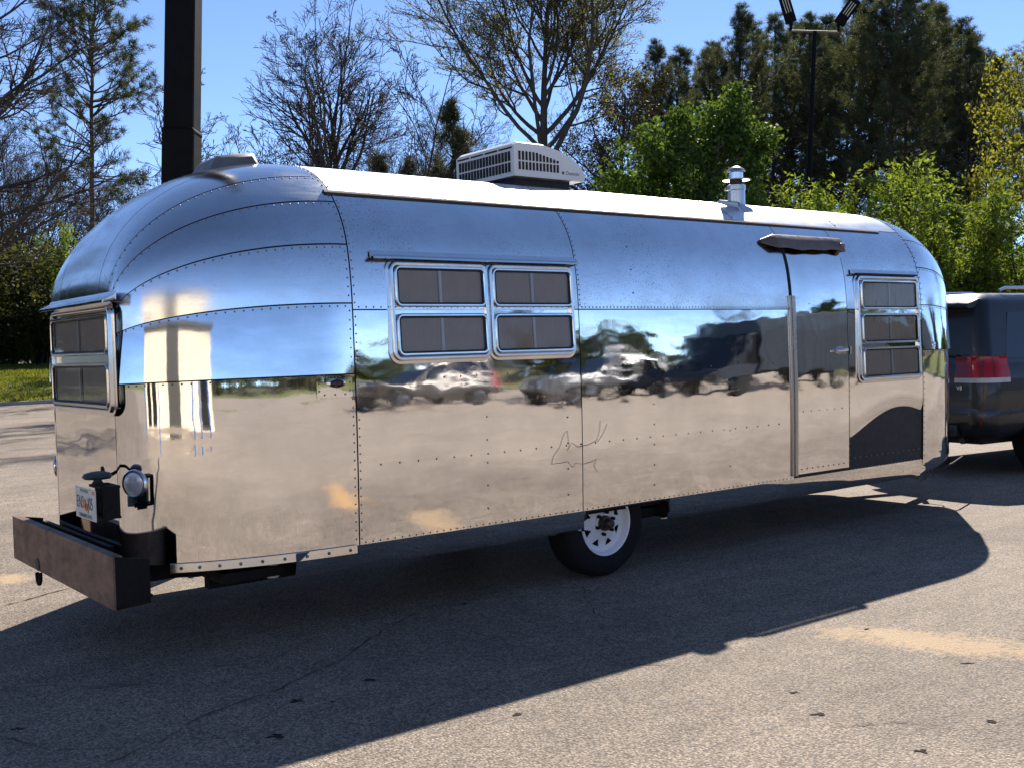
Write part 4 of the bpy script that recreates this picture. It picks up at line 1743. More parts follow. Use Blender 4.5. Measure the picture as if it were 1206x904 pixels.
def plant(key, name, px, depth, top, label, cat='tree', group=None, rz=None, lean=2.6, hscale=1.0, height=None):
    """stand a tree where the photo shows it: pixel column, distance, and the pixel row of its top"""
    parts, h0 = PROTO[key]
    p = at(px, vanish(px), depth)
    gz = ground_z(p[0], p[1])
    Ht = height if height else CAM_H + (vanish(px) - top) / IMG_F * depth - gz
    s = Ht / h0
    root = empty(name, (p[0], p[1], gz - .05), 0, label, cat, group)
    root.rotation_mode = 'QUATERNION'
    root.rotation_quaternion = Quaternion(FWD, math.radians(lean)) @ Quaternion((0, 0, 1), random.uniform(0, 6.28) if rz is None else rz)
    root.scale = (s * hscale, s * hscale, s)
    for nm, me in parts:
        link_mesh(nm, me, root)
    return root


M_PINE = leaf_mat('pine_needles', (.045, .058, .028), (.15, .165, .085), .35, .4)
M_PINE2 = leaf_mat('dusky_needles', (.042, .050, .026), (.13, .138, .075), .30, .4)
M_GREEN = leaf_mat('glossy_green_leaves', (.045, .085, .018), (.13, .20, .035), .45, .35)
M_LIME = leaf_mat('spring_green_leaves', (.11, .16, .025), (.27, .34, .05), .5, .5)
M_OLIVE = leaf_mat('dark_thicket_leaves', (.035, .045, .018), (.13, .135, .05), .35, .5)
M_BUD = leaf_mat('opening_buds', (.15, .145, .06), (.34, .33, .14), .5, .6)
M_YELLOW = leaf_mat('yellow_green_leaves', (.16, .17, .03), (.34, .32, .06), .5, .5)
M_CEDAR = leaf_mat('brownish_cedar_sprays', (.035, .034, .014), (.10, .085, .035), .25, .6)

bare_tree('bare_a', 5, 14, .46, .38, .9, n1=19, spec_over={0: dict(wob=.02, ratio=.52), 2: dict(n=8), 3: dict(n=6)})
bare_tree('bare_b', 8, 13, .30, .16, .8, n1=13)
bare_tree('sapling', 31, 10, .30, .06, .7, n1=14, spec_over={0: dict(ratio=.34), 1: dict(n=5), 2: dict(n=4), 3: dict(n=3)})
bare_tree('budding', 13, 20, .50, .34, .88, M_BUD, n1=26, spec_over={0: dict(wob=.010, ratio=.50), 1: dict(n=10, trop=.07, wob=.07), 2: dict(n=8), 3: dict(n=6)})
bare_tree('brush', 41, 6, .08, .05, .9, n1=18, spec_over={0: dict(ratio=.5), 3: dict(n=3)})


def arch_tree(key, seed):
    """bare tree with long limbs arching out to one side (local +X)"""
    r = np.random.default_rng(seed)
    lim = [dict(n=7, t0=.25, ang=38, ratio=.42, wob=.06, trop=.035, seg=.35, taper=.2),
           dict(n=6, t0=.15, ang=42, ratio=.5, wob=.12, trop=.03, seg=.25, taper=.3),
           dict(n=6, t0=.1, ang=42, ratio=.5, wob=.15, trop=.02, seg=.18, taper=.4),
           dict(n=0, t0=.1, ang=40, ratio=.5, wob=.17, trop=.01, seg=.12, taper=.5)]
    segs = [(np.array([0, 0, z]), np.array([.03 * math.sin(z), 0, z + .6]), .30 - .018 * z, .30 - .018 * (z + .6), 0) for z in np.arange(0, 11.4, .6)]
    for z in (4.0, 5.2, 6.1, 7.0, 7.8, 8.6, 9.4, 10.2, 11, 11.5):
        for q in range(2):
            az = r.normal(0, .5) if q == 0 else r.uniform(0, 6.28)
            el = r.uniform(-.05, .55)
            s_, t_ = grow(seed * 7 + int(z * 10) + q, r.uniform(3.6, 5.6) * (1 if z < 9 else .7), .085 if z < 8 else .05, lim, (math.cos(az) * math.cos(el), math.sin(az) * math.cos(el), math.sin(el)))
            segs += [(a + np.array([0, 0, z]), b + np.array([0, 0, z]), c, d, min(2, e + 1)) for a, b, c, d, e in s_]
    PROTO[key] = ([('trunk', segs_mesh('trunk', [x for x in segs if x[4] <= 1], M_BARK, 6)), ('crown', segs_mesh('crown', [x for x in segs if x[4] > 1], M_TWIG, 3))], max(x[1][2] for x in segs))


arch_tree('arch', 61)
pine_tree('pine_a', 3, 20, .40, .17, M_PINE, 1.0, .95)
pine_tree('pine_b', 7, 22, .32, .20, M_PINE2, 1.0, 1.1)
pine_tree('pine_c', 17, 18, .25, .18, M_PINE, .9, 1.15)
pine_tree('young_pine', 19, 8, .12, .08, M_PINE2, 1.0, .9)

SP_DENSE = [dict(n=22, t0=.06, ang=52, ratio=.46, wob=.04, trop=.02, seg=.5, taper=.2, fall=.6),
            dict(n=9, t0=.1, ang=48, ratio=.42, wob=.12, trop=.05, seg=.3, taper=.3),
            dict(n=6, t0=.1, ang=48, ratio=.5, wob=.15, trop=.03, seg=.2, taper=.4),
            dict(n=0, t0=.1, ang=40, ratio=.5, wob=.2, trop=.0, seg=.12, taper=.5)]
SP_SHRUB = [dict(n=12, t0=.12, ang=38, ratio=.42, wob=.07, trop=.03, seg=.35, taper=.2, fall=.5),
            dict(n=8, t0=.1, ang=42, ratio=.45, wob=.12, trop=.06, seg=.25, taper=.3),
            dict(n=0, t0=.1, ang=40, ratio=.5, wob=.15, trop=.05, seg=.11, taper=.5)]
leafy_tree('green_tree', 23, 8, SP_DENSE, M_GREEN, .13, 10, .12, r0=.16, width=.62)
leafy_tree('cedar', 29, 10, SP_DENSE, M_CEDAR, .13, 5, .10, r0=.16, width=.3)
leafy_tree('lime_shrub', 37, 6, SP_SHRUB, M_LIME, .13, 9, .09, stems=7, r0=.05, width=.38)
leafy_tree('lime_shrub_b', 43, 6, SP_SHRUB, M_LIME, .13, 9, .09, stems=6, r0=.05, width=.38, lean=.5)
leafy_tree('yellow_tree', 47, 10, SP_DENSE, M_YELLOW, .14, 3, .12, r0=.12, width=.6)
leafy_tree('thicket', 53, 5, SP_SHRUB, M_OLIVE, .14, 7, .12, stems=8, r0=.04, width=.6, lean=.6)

# the photo's background, left to right
plant('arch', 'bare_tree', -75, 24, -90, 'bare tree whose long arching limbs reach in beside the tall pine with sparse crown', rz=math.atan2(AX[0][1], AX[0][0]))
plant('pine_a', 'pine_tree', 101, 41, -75, 'slim pine with sparse one-sided crown behind the thick black pole', rz=2.0, lean=3.4)
plant('sapling', 'bare_sapling', 236, 43, 95, 'thin bare sapling standing between the thick black pole and the big bare tree', rz=1.0)
plant('sapling', 'bare_sapling', 250, 46, 130, 'lower thin bare sapling close beside a taller one', rz=3.0)
plant('bare_a', 'bare_tree', 400, 38, -35, 'large bare spreading tree behind the rear end of the trailer', rz=.3)
plant('sapling', 'bare_sapling', 478, 43, 40, 'slim bare sapling between the two largest bare-limbed trees', rz=2.2)
plant('young_pine', 'young_pine', 521, 47, 120, 'young dusky pine showing just behind the air conditioner', rz=1.2)
plant('young_pine', 'young_pine', 437, 50, 182, 'small pine whose tip peeps over the trailer roof beside the big bare tree', rz=2.2)
plant('young_pine', 'young_pine', 480, 52, 190, 'lowest pine tip behind the trailer roof', rz=.2)
plant('budding', 'budding_tree', 632, 36, -230, 'tall many-limbed tree with opening buds behind the roof air conditioner', rz=.8)
plant('cedar', 'cedar_tree', 735, 43, 42, 'brownish dense cedar behind the glossy green tree', rz=.5, hscale=.8)
plant('green_tree', 'leafy_tree', 800, 33, 98, 'dense glossy green tree behind the stove pipe', rz=1.1, hscale=1.0)
PG = 'pines standing in a row beyond the lot'
ORD = ['first', 'second', 'third', 'fourth', 'fifth', 'sixth', 'seventh', 'eighth', 'ninth', 'tenth', 'eleventh', 'twelfth']


def row_label(px, row, ref, what, lo, hi):
    side = sorted((abs(q - ref), q) for q in row if (q < ref) == (px < ref))
    i = [q for _, q in side].index(px)
    return '%s %s from the twin lamp post towards the %s' % (ORD[i], what, lo if px < ref else hi)


PROW = [768, 795, 822, 842, 862, 905, 925, 945, 965, 985, 1020, 1042, 1062, 1080, 1100, 1112, 1128, 1145, 1160, 1220]
FAR = {1000: 'far pine showing through gaps just beside the twin lamp post', 880: 'far pine showing through gaps behind the glossy green tree', 1090: 'far pine showing through gaps near the two bare pine trunks'}
for px, d, top, key, hs in ((768, 55, 52, 'pine_b', 1.0), (822, 52, 60, 'pine_c', 1.0), (862, 50, 12, 'pine_b', 1.0), (905, 56, 20, 'pine_c', 1.0), (945, 52, 22, 'pine_a', 1.15),
                            (985, 55, -8, 'pine_b', 1.0), (1020, 48, -12, 'pine_c', 1.0), (1042, 46, -25, 'pine_a', 1.2), (1062, 47, -15, 'pine_b', 1.0), (1100, 52, 10, 'pine_c', 1.0),
                            (1128, 50, 48, 'pine_b', .9), (1160, 56, 70, 'pine_c', 1.0), (1220, 50, 15, 'pine_a', 1.1), (795, 58, 62, 'pine_c', 1.3), (842, 60, 52, 'pine_b', 1.3), (925, 60, 32, 'pine_c', 1.35), (965, 61, 18, 'pine_b', 1.35), (1080, 59, 5, 'pine_c', 1.35), (1112, 60, 28, 'pine_b', 1.3), (1145, 60, 60, 'pine_c', 1.3), (1000, 64, 25, 'pine_b', 1.2), (880, 66, 30, 'pine_c', 1.2), (1090, 66, 30, 'pine_b', 1.2)):
    plant(key, 'pine_tree', px, d, top, FAR[px] if px in FAR else row_label(px, PROW, 950, 'tall dark pine', 'cedar', 'yellow-green tree'), group=PG, hscale=hs)
SG = 'spring-green young trees behind the nose of the trailer'
SROW = [908, 960, 985, 1020, 1062, 1090, 1108, 1150, 1200]
for px, d, top, key, hs in ((908, 33, 205, 'lime_shrub', 1.0), (960, 36, 215, 'lime_shrub_b', 1.0), (1020, 33, 196, 'lime_shrub', 1.0), (1062, 35, 206, 'lime_shrub_b', 1.05), (1108, 31, 184, 'lime_shrub', 1.1),
                            (1150, 33, 212, 'lime_shrub_b', 1.1), (1200, 31, 235, 'lime_shrub', 1.2), (985, 38, 205, 'lime_shrub_b', 1.2), (1090, 38, 240, 'lime_shrub', 1.3)):
    plant(key, 'young_tree', px, d, top, row_label(px, SROW, 950, 'feathery bright green young tree', 'stove pipe', 'SUV'), group=SG, hscale=hs)
plant('yellow_tree', 'leafy_tree', 1208, 38, 68, 'tree with loose yellow-green leaves beside the pines, above the SUV', rz=.4, hscale=.8)

# thicket and bare brush beyond the grass on the left
TG = 'dark shrubs at the wood edge beyond the grass'
TL = 'dark leafy shrub at the wood edge behind the grass bank'
for px, d, top in ((-40, 49, 300), (-5, 51, 292), (22, 50, 306), (48, 50, 320), (75, 52, 296), (105, 51, 300), (140, 52, 310), (175, 53, 300), (5, 56, 275), (60, 57, 285), (215, 54, 300), (-70, 54, 280), (36, 51, 375), (-12, 51, 362), (10, 62, 340), (45, 63, 335), (80, 62, 345), (-25, 62, 340), (62, 66, 330), (120, 64, 330)):
    plant('thicket', 'shrub', px, d, top, TL, 'shrub', TG, hscale=1.25)
plant('lime_shrub', 'shrub', 66, 50, 262, 'taller bright green shrub at the wood edge on the grass bank', 'shrub', hscale=.75)
plant('lime_shrub_b', 'shrub', 34, 49.5, 365, 'small sunlit green shrub low in front of the dark thicket', 'shrub')
plant('brush', 'bare_bush', 150, 46, 225, 'tangled bare bush behind the thick black pole', 'bush')
BG = 'bare brush and saplings in the wood behind the lot'
BL = 'thin bare tree in the brushwood behind the parking lot'
for px, d, top, key in ((-30, 56, 120, 'bare_b'), (15, 58, 160, 'bare_b'), (40, 55, 130, 'sapling'), (68, 60, 150, 'bare_b'), (20, 53, 190, 'brush'), (85, 54, 215, 'brush'), (130, 60, 190, 'bare_b'), (165, 56, 215, 'brush'), (205, 58, 195, 'bare_b'),
                        (225, 52, 222, 'brush'), (285, 56, 150, 'brush'), (310, 60, 160, 'bare_b'), (340, 55, 165, 'brush'), (430, 57, 130, 'bare_b'), (455, 60, 110, 'bare_b'), (505, 56, 100, 'bare_b'), (560, 58, 120, 'bare_b'), (690, 60, 110, 'bare_b'),
                        (5, 52, 240, 'brush'), (50, 52, 245, 'brush'), (255, 60, 190, 'bare_b'), (-60, 52, 230, 'brush'), (110, 64, 170, 'bare_b'), (45, 66, 140, 'bare_b'), (0, 68, 120, 'bare_b')):
    plant(key, 'bare_tree', px, d, top, BL, 'tree', BG)

# the wood goes on out of frame; the polished rear face mirrors it
for i, x in enumerate(np.arange(-36, 6.1, 2.6)):
    key = ('thicket', 'thicket', 'pine_c', 'thicket', 'cedar')[i % 5]
    parts, h0 = PROTO[key]
    hh = {'thicket': 7.0, 'pine_c': 15.0, 'cedar': 10.0}[key] * random.uniform(.85, 1.15)
    y = 47.5 + random.uniform(-1.5, 2.5) - (.08 * (6 - x))
    root = empty('tree', (x, y, ground_z(x, y) - .05), random.uniform(0, 6), 'dark tree of the wood mirrored in the flat rear face of the trailer', 'tree', 'wood mirrored in the rear face')
    root.scale = (hh / h0 * 1.3, hh / h0 * 1.3, hh / h0)
    for nm, me in parts:
        link_mesh(nm, me, root)

# grass tufts along the bank where it shows
gp = []
for _ in range(16000):
    px = random.uniform(-60, 110)
    dd = random.uniform(33, 50)
    p = at(px, 430, dd)
    z = ground_z(p[0], p[1])
    if z > 0.1:
        gp.append((p[0], p[1], z))
gp = np.array(gp)
r = np.random.default_rng(2)
k = len(gp)
tipv = gp + np.column_stack([r.normal(0, .05, (k, 2)), r.uniform(.04, .15, k)])
sd = np.column_stack([AX[0][0] * np.full(k, .03), AX[0][1] * np.full(k, .03), np.zeros(k)])
V = np.stack([gp - sd, gp + sd, tipv], 1).reshape(-1, 3)
go = link_mesh('grass', fast_mesh('grass', V, tris=np.arange(k * 3).reshape(-1, 3), mat=leaf_mat('grass_blades', (.10, .12, .025), (.26, .27, .06), .35)))
tag(go, 'short sunlit grass on the bank behind the kerb', 'grass', kind='stuff')


# ------------------------------------------------------------------ lamp posts
TILT = Quaternion(FWD, math.radians(3.0))


def black_pole():
    p = at(182.5, 230, 7.6)
    root = empty('utility_pole', (p[0] + .04, p[1] - .03, 0), 0, 'thick square black steel pole rising behind the rear of the trailer', 'pole')
    root.rotation_mode = 'QUATERNION'
    root.rotation_quaternion = Quaternion(FWD, math.radians(2.9)) @ Quaternion((0, 0, 1), math.atan2(FWD.y, FWD.x))
    m_ = simple('black_pole_paint', (.004, .004, .0045), .7, 0, .3, 3, .001, spec=.12)
    def shaft(z0, z1, a, b, name):
        mb = MB()
        mb.hull8([(-a, -a, z0), (a, -a, z0), (a, a, z0), (-a, a, z0)], [(-b, -b, z1), (b, -b, z1), (b, b, z1), (-b, b, z1)])
        return mb.build(name, m_, root, smooth=False, bevel=.02)
    shaft(0, 3.05, .116, .111, 'lower_shaft')
    shaft(3.05, 11.0, .105, .090, 'upper_shaft')
    shaft(3.02, 3.07, .115, .114, 'collar')
    shaft(0, .03, .24, .24, 'base_plate')
    shaft(11.0, 11.05, .13, .11, 'top_cap')
    for a in (-1, 1):
        for b in (-1, 1):
            mb = MB()
            mb.lathe([(.02, .03), (.02, .08), (.001, .085)], (a * .195, b * .195, 0), 'Z', 6)
            mb.build('anchor_bolt', m_, root)


black_pole()


def twin_lamp():
    D = 40.0
    p = at(943.5, vanish(943), D)
    gz = ground_z(p[0], p[1])
    root = empty('lamp_post', (p[0], p[1], gz), 0, 'slender black lamp post with two tilted flood lights on a crossarm', 'lamp post')
    root.rotation_mode = 'QUATERNION'
    yaw = math.atan2(AX[0][1], AX[0][0])
    root.rotation_quaternion = Quaternion(FWD, math.radians(3.3)) @ Quaternion((0, 0, 1), yaw)    # local X = picture right, local Y = away
    m_ = simple('black_pole_paint', (.012, .012, .013), .45)
    top = CAM_H + (vanish(950) - 40) / IMG_F * D - gz
    mb = MB()
    mb.tube([(0, 0, 0), (0, 0, top)], [.12, .075], 10)
    mb.build('shaft', m_, root)
    mb = MB()
    mb.tube([(-.86, 0, top - .01), (.86, 0, top - .01)], .045, 8)
    mb.build('crossarm', simple('weathered_arm', (.22, .17, .13), .6), root)
    for sx, xo, lean in ((-1, -.88, -24), (1, .86, 33)):
        mb = MB()
        mb.tube([(sx * .8, 0, top - .01), (xo, 0, top + .02), (xo - .02 * sx, 0, top + .3)], [.04, .045, .075], 8)
        arm = mb.build('elbow', m_, root)
        R_ = Matrix.Translation((xo - .02 * sx, -.02, top + .28)) @ Matrix.Rotation(math.radians(lean), 4, 'Y') @ Matrix.Rotation(math.radians(12), 4, 'X')
        mb = MB()
        mb.hull8([(-.2, -.06, 0), (.2, -.06, 0), (.2, .08, 0), (-.2, .08, 0)], [(-.21, -.06, 1.02), (.21, -.06, 1.02), (.17, .06, 1.02), (-.17, .06, 1.02)])
        me = mb
        me.v = [np.array([R_ @ Vector(v) for v in q]) for q in me.v]
        hd_ = me.build('lamp_head', m_, root, smooth=False, bevel=.02)
        for i in (-.09, 0, .09):
            mb = MB()
            mb.box((i, -.066, .62), (.03, .012, .5))
            mb.v = [np.array([R_ @ Vector(v) for v in q]) for q in mb.v]
            mb.build('led_strip', simple('led_lens', (.55, .5, .38), .4), hd_, smooth=False)


twin_lamp()


# ------------------------------------------------------------------ SUV
def car_paint(name, colr, rough=.28, coat=.8):
    t = NT(name)
    v = t.coords()
    c = t.mix(t.noise(v, 2.0, 5, .6), tuple(x * .85 for x in colr), tuple(x * 1.2 for x in colr))
    t.l(c, t.bsdf.inputs['Base Color'])
    t.set(Metallic=.35)
    t.l(t.ramp(t.noise(v, 9, 5, .7), [(.3, rough - .06), (.7, rough + .12)]), t.bsdf.inputs['Roughness'])
    t.bsdf.inputs['Coat Weight'].default_value = coat
    t.bsdf.inputs['Coat Roughness'].default_value = .05
    return t.mat


def outline(x0, x1, hw, rr, rf, k=8):
    """plan outline, starting at the rear centre and running round the near (-Y) side"""
    pts = []
    for cx_, cy_, r_, t0 in ((x0 + rr, -hw + rr, rr, 180), (x1 - rf, -hw + rf, rf, 270), (x1 - rf, hw - rf, rf, 0), (x0 + rr, hw - rr, rr, 90)):
        for i in range(k + 1):
            t = math.radians(t0 + 90 * i / k)
            pts.append((cx_ + r_ * math.cos(t), cy_ + r_ * math.sin(t)))
    return np.array(pts)


def make_suv(loc, rz, paint, label, group=None, detail=True):
    root = empty('suv', loc, rz, label, 'SUV', group)
    dark = simple('car_underbody', (.01, .01, .01), .8)
    glass = simple('tinted_car_glass', (.008, .009, .010), .04, 0, .1, 3, spec=.7)
    trim = simple('black_car_trim', (.012, .012, .013), .5)
    # lower body, level by level
    LV = [(.40, .10, 4.82, .90), (.50, .05, 4.90, .955), (.70, .035, 4.94, .982), (.86, .045, 4.94, .985), (1.00, .055, 4.92, .978), (1.10, .07, 4.86, .962), (1.145, .085, 4.78, .94)]
    loops = []
    for z, x0, x1, hw in LV:
        o = outline(x0, x1, hw, .22, .35)
        zz = np.full(len(o), z)
        fall = np.clip((o[:, 0] - 3.5) / 1.4, 0, 1) ** 1.6
        zz -= fall * max(0, z - .7) * .22
        loops.append(np.column_stack([o, zz]))
    mb = MB()
    mb.grid(np.array(loops), cv=True)
    m_ = len(loops[0])
    mb.add(loops[-1], [tuple(range(m_))])
    mb.add(loops[0], [tuple(reversed(range(m_)))])
    body = mb.build('body', paint, root, sharp=40)
    # greenhouse
    GH = [(1.135, .085, 3.62, .925), (1.25, .105, 3.42, .905), (1.45, .15, 3.08, .855), (1.62, .20, 2.80, .81), (1.74, .25, 2.58, .775), (1.80, .29, 2.47, .74), (1.845, .36, 2.36, .66), (1.87, .55, 2.15, .5)]
    loops = []
    for z, x0, x1, hw in GH:
        o = outline(x0, x1, hw, .14, .20)
        loops.append(np.column_stack([o, np.full(len(o), z)]))
    mb = MB()
    mb.grid(np.array(loops), cv=True)
    mb.add(loops[-1], [tuple(range(m_))])
    cabin = mb.build('cabin', paint, root, sharp=60)
    gz_ = [g[0] for g in GH]

    def side_pt(x, z, sg, o_=.006):
        hw = float(np.interp(z, gz_, [g[3] for g in GH]))
        return (x, sg * (hw + o_), z)
    for sg in (-1, 1):
        for poly in ([(.42, 1.19), (1.02, 1.19), (1.02, 1.66), (.62, 1.66)], [(1.12, 1.19), (1.98, 1.19), (1.98, 1.68), (1.12, 1.68)], [(2.06, 1.19), (3.05, 1.19), (2.62, 1.67), (2.06, 1.68)]):
            mb = MB()
            P = [side_pt(x, z, sg) for x, z in poly]
            Q_ = [side_pt(x, z, sg, -.02) for x, z in poly]
            mb.hull8(Q_, P)
            mb.build('side_window', glass, cabin, smooth=False)
        # handles, mirror, flare, sill strip
        for x in (1.25, 2.2):
            mb = MB()
            mb.tube([(x, sg * .975, .985), (x + .04, sg * 1.01, .99), (x + .18, sg * 1.01, .99), (x + .22, sg * .975, .985)], .013, 6)
            mb.build('door_handle', M_CHROME, body)
        mb = MB()
        mb.box((3.12, sg * 1.07, 1.22), (.10, .22, .19))
        mb.build('door_mirror', paint, body, bevel=.03)
        mb = MB()
        mb.tube([(.75, sg * .62, 1.89), (.85, sg * .62, 1.92), (2.0, sg * .62, 1.93), (2.25, sg * .60, 1.88)], .018, 8)
        mb.build('roof_rail', M_TRIM, cabin)
        for x in (1.10, 2.02, 3.0):
            mb = MB()
            mb.box((x, sg * .972, .82), (.006, .03, .56))
            mb.build('door_gap', dark, body, smooth=False)
        mb = MB()
        mb.box((2.55, sg * .93, .42), (2.2, .10, .06))
        mb.build('side_step', trim, body, bevel=.015)
        for wx in (1.13, 3.98):
            mb = MB()
            mb.lathe([(.001, sg * .955), (.44, sg * .955), (.445, sg * .992), (.47, sg * 1.0), (.50, sg * .985)], (wx, 0, .42), 'Y', 36)
            mb.build('wheel_arch', dark, body)
            mb = MB()
            mb.lathe([(a, sg * b) for a, b in [(.25, .74), (.36, .73), (.388, .76), (.392, .80), (.392, .92), (.385, .965), (.36, .985), (.28, .99), (.24, .975)]], (wx, 0, .392), 'Y', 40)
            wh = mb.build('wheel', M_RUBBER, root)
            mb = MB()
            mb.lathe([(a, sg * b) for a, b in [(.24, .96), (.25, .985), (.235, .985), (.22, .94), (.06, .945), (.05, .965), (.001, .967)]], (wx, 0, .392), 'Y', 30)
            rim = mb.build('rim', M_TRIM, wh)
            for q_ in range(5):
                t = q_ * 2 * math.pi / 5
                mb = MB()
                mb.tube([(wx + .05 * math.sin(t), sg * .965, .392 + .05 * math.cos(t)), (wx + .235 * math.sin(t), sg * .985, .392 + .235 * math.cos(t))], [.035, .028], 6)
                mb.build('spoke', M_TRIM, wh)

    # rear glass, wiper, spoiler
    def rear_x(z):
        return float(np.interp(z, gz_, [g[1] for g in GH]))
    mb = MB()
    q0, q1 = 1.19, 1.70
    P = [(rear_x(q0) - .005, -.74, q0), (rear_x(q0) - .005, .74, q0), (rear_x(q1) - .005, .64, q1), (rear_x(q1) - .005, -.64, q1)]
    mb.hull8([(x + .03, y, z) for x, y, z in P], P)
    mb.build('rear_window', glass, cabin, smooth=False)
    mb = MB()
    mb.tube([(rear_x(1.2) - .02, .1, 1.20), (rear_x(1.22) - .03, -.2, 1.235), (rear_x(1.22) - .025, -.62, 1.23)], .012, 6)
    mb.build('rear_wiper', trim, cabin)
    mb = MB()
    sp = [(.02, 1.755), (.05, 1.79), (.20, 1.835), (.46, 1.862), (.46, 1.80), (.24, 1.765), (.06, 1.738)]
    ys = np.linspace(-.70, .70, 15)
    mb.grid(np.array([[(x + .10 * (y / .7) ** 4, y, z - .035 * (y / .7) ** 2) for x, z in sp] for y in ys]), cv=True)
    for y in (ys[0], ys[-1]):
        mb.add([(x + .10, y, z - .035) for x, z in sp], [tuple(range(len(sp)))])
    mb.build('roof_spoiler', paint, cabin, sharp=40)
    # tail lamps wrapped round the corners
    for sg in (-1, 1):
        def lamp(z0, z1, name, mat, lo, hi, o_=.010, lean=0.0):
            L_ = []
            for z in np.linspace(z0, z1, 5):
                lv = [np.interp(z, [l[0] for l in LV], [l[i] for l in LV]) for i in (1, 2, 3)]
                o = outline(lv[0] - o_, lv[1], lv[2] + o_, .22, .35, 14)[:15]      # the near rear corner
                o = np.vstack([[o[0][0], -.60], [o[0][0], -.68], o, [.40, -lv[2] - o_]])
                a = int(lo * (len(o) - 1))
                b = int(hi * (len(o) - 1))
                L_.append(np.column_stack([o[a:b + 1, 0], o[a:b + 1, 1] if sg < 0 else -o[a:b + 1, 1], np.full(b + 1 - a, z)]))
            mb = MB()
            mb.grid(np.array(L_))
            inner = np.array(L_) + np.array([.02, -sg * .02, 0])
            mb.grid(inner)
            for e in (0, -1):
                mb.grid(np.array([np.array(L_)[:, e], inner[:, e]]))
                mb.grid(np.array([np.array(L_)[e], inner[e]]))
            return mb.build(name, mat, body, sharp=50)
        tl_ = lamp(1.005, 1.215, 'tail_lamp', simple('red_lens', (.42, .006, .008), .15, 0, .25, 14, spec=.4), .12, 1.0)
        lamp(.955, 1.003, 'reversing_lens', simple('pale_lens', (.62, .58, .56), .15, 0, .15, 14), 0.0, 1.0)
        lamp(1.005, 1.215, 'inner_tail_lens', simple('dark_red_lens2', (.20, .008, .010), .15), 0.0, .12)
        for hi_ in (.45, .72):
            lamp(1.012, 1.208, 'lens_divider', simple('dark_red_lens2', (.20, .008, .010), .15), hi_, hi_ + .07, .0125)
        mb = MB()
        mb.box((.075, sg * .86, .60), (.03, .05, .13))
        mb.build('bumper_reflector', simple('red_lens', (.5, .012, .014), .12), body, bevel=.006)
        # headlamp
        mb = MB()
        mb.box((4.80, sg * .72, .86), (.2, .34, .16))
        mb.build('headlamp', M_CHROME, body, bevel=.04)
    # bumper step, plate recess, exhaust, grille
    mb = MB()
    o1 = outline(.0, .75, .985, .2, .02)
    L_ = [np.column_stack([outline(.02 + a, .75, .985 - a, .22, .02), np.full(len(o1), z)]) for z, a in ((.42, .05), (.48, .01), (.66, .0), (.73, .02), (.745, .06))]
    mb.grid(np.array(L_), cv=True)
    mb.build('rear_bumper', paint, body, sharp=50)
    mb = MB()
    mb.box((.04, 0, .47), (.10, 1.3, .12))
    mb.build('bumper_insert', trim, body, bevel=.01)
    mb = MB()
    mb.box((.05, 0, .93), (.012, .46, .12))
    mb.build('number_plate', M_WHITE, body, smooth=False)
    mb = MB()
    mb.box((.045, 0, 1.02), (.03, .95, .05))
    mb.build('tailgate_trim', M_CHROME, body, bevel=.01)
    mb = MB()
    mb.tube([(.12, -.62, .36), (.7, -.60, .38)], .035, 10)
    mb.build('exhaust_pipe', trim, root)
    mb = MB()
    mb.box((2.4, 0, .40), (4.3, 1.5, .16))
    mb.build('underbody', dark, root, smooth=False)
    mb = MB()
    mb.box((4.93, 0, .86), (.05, .95, .22))
    mb.build('grille', M_CHROME, body, bevel=.02)
    mb = MB()
    wp = [(3.56, -.83, 1.165), (3.56, .83, 1.165), (2.66, .70, 1.72), (2.66, -.70, 1.72)]
    mb.hull8([(x - .05, y, z) for x, y, z in wp], [(x + .045, y, z + .02) for x, y, z in wp])
    mb.build('windscreen', glass, cabin, smooth=False)
    if detail:
        RMs = Matrix.Rotation(math.radians(-90), 4, 'Z') @ Matrix.Rotation(math.radians(90), 4, 'X')
        text_mesh('lettering', 'V8', .06, M_CHROME, body, Matrix.Translation((.038, -.66, .90)) @ RMs)
        mb = MB()
        mb.hull8([(-.22, -.66, .42), (.2, -.2, .42), (.2, -.1, .42), (-.22, -.56, .42)], [(-.22, -.66, .48), (.2, -.2, .48), (.2, -.1, .48), (-.22, -.56, .48)])
        mb.build('hitch_receiver', M_BLACK, root, smooth=False)
    return root


M_SUV = car_paint('charcoal_car_paint', (.020, .020, .022), .32, .35)
suv = make_suv((10.85, 6.90, 0), math.radians(-7), M_SUV, 'dark charcoal SUV with red tail lamps coupled to the front of the trailer')
suv.scale = (1.04, 1.04, 1.04)


# ------------------------------------------------------------------ behind the photographer: what the polished skin mirrors
make_suv((25.2, -14.6, 0), math.radians(183), car_paint('silver_car_paint', (.16, .16, .17)), 'grey SUV parked across the lot, mirrored in the trailer side', detail=False)
make_suv((19.2, -15.6, 0), math.radians(178), car_paint('brown_car_paint', (.09, .075, .065)), 'brown SUV parked across the lot next to the grey one, mirrored in the trailer side', detail=False)


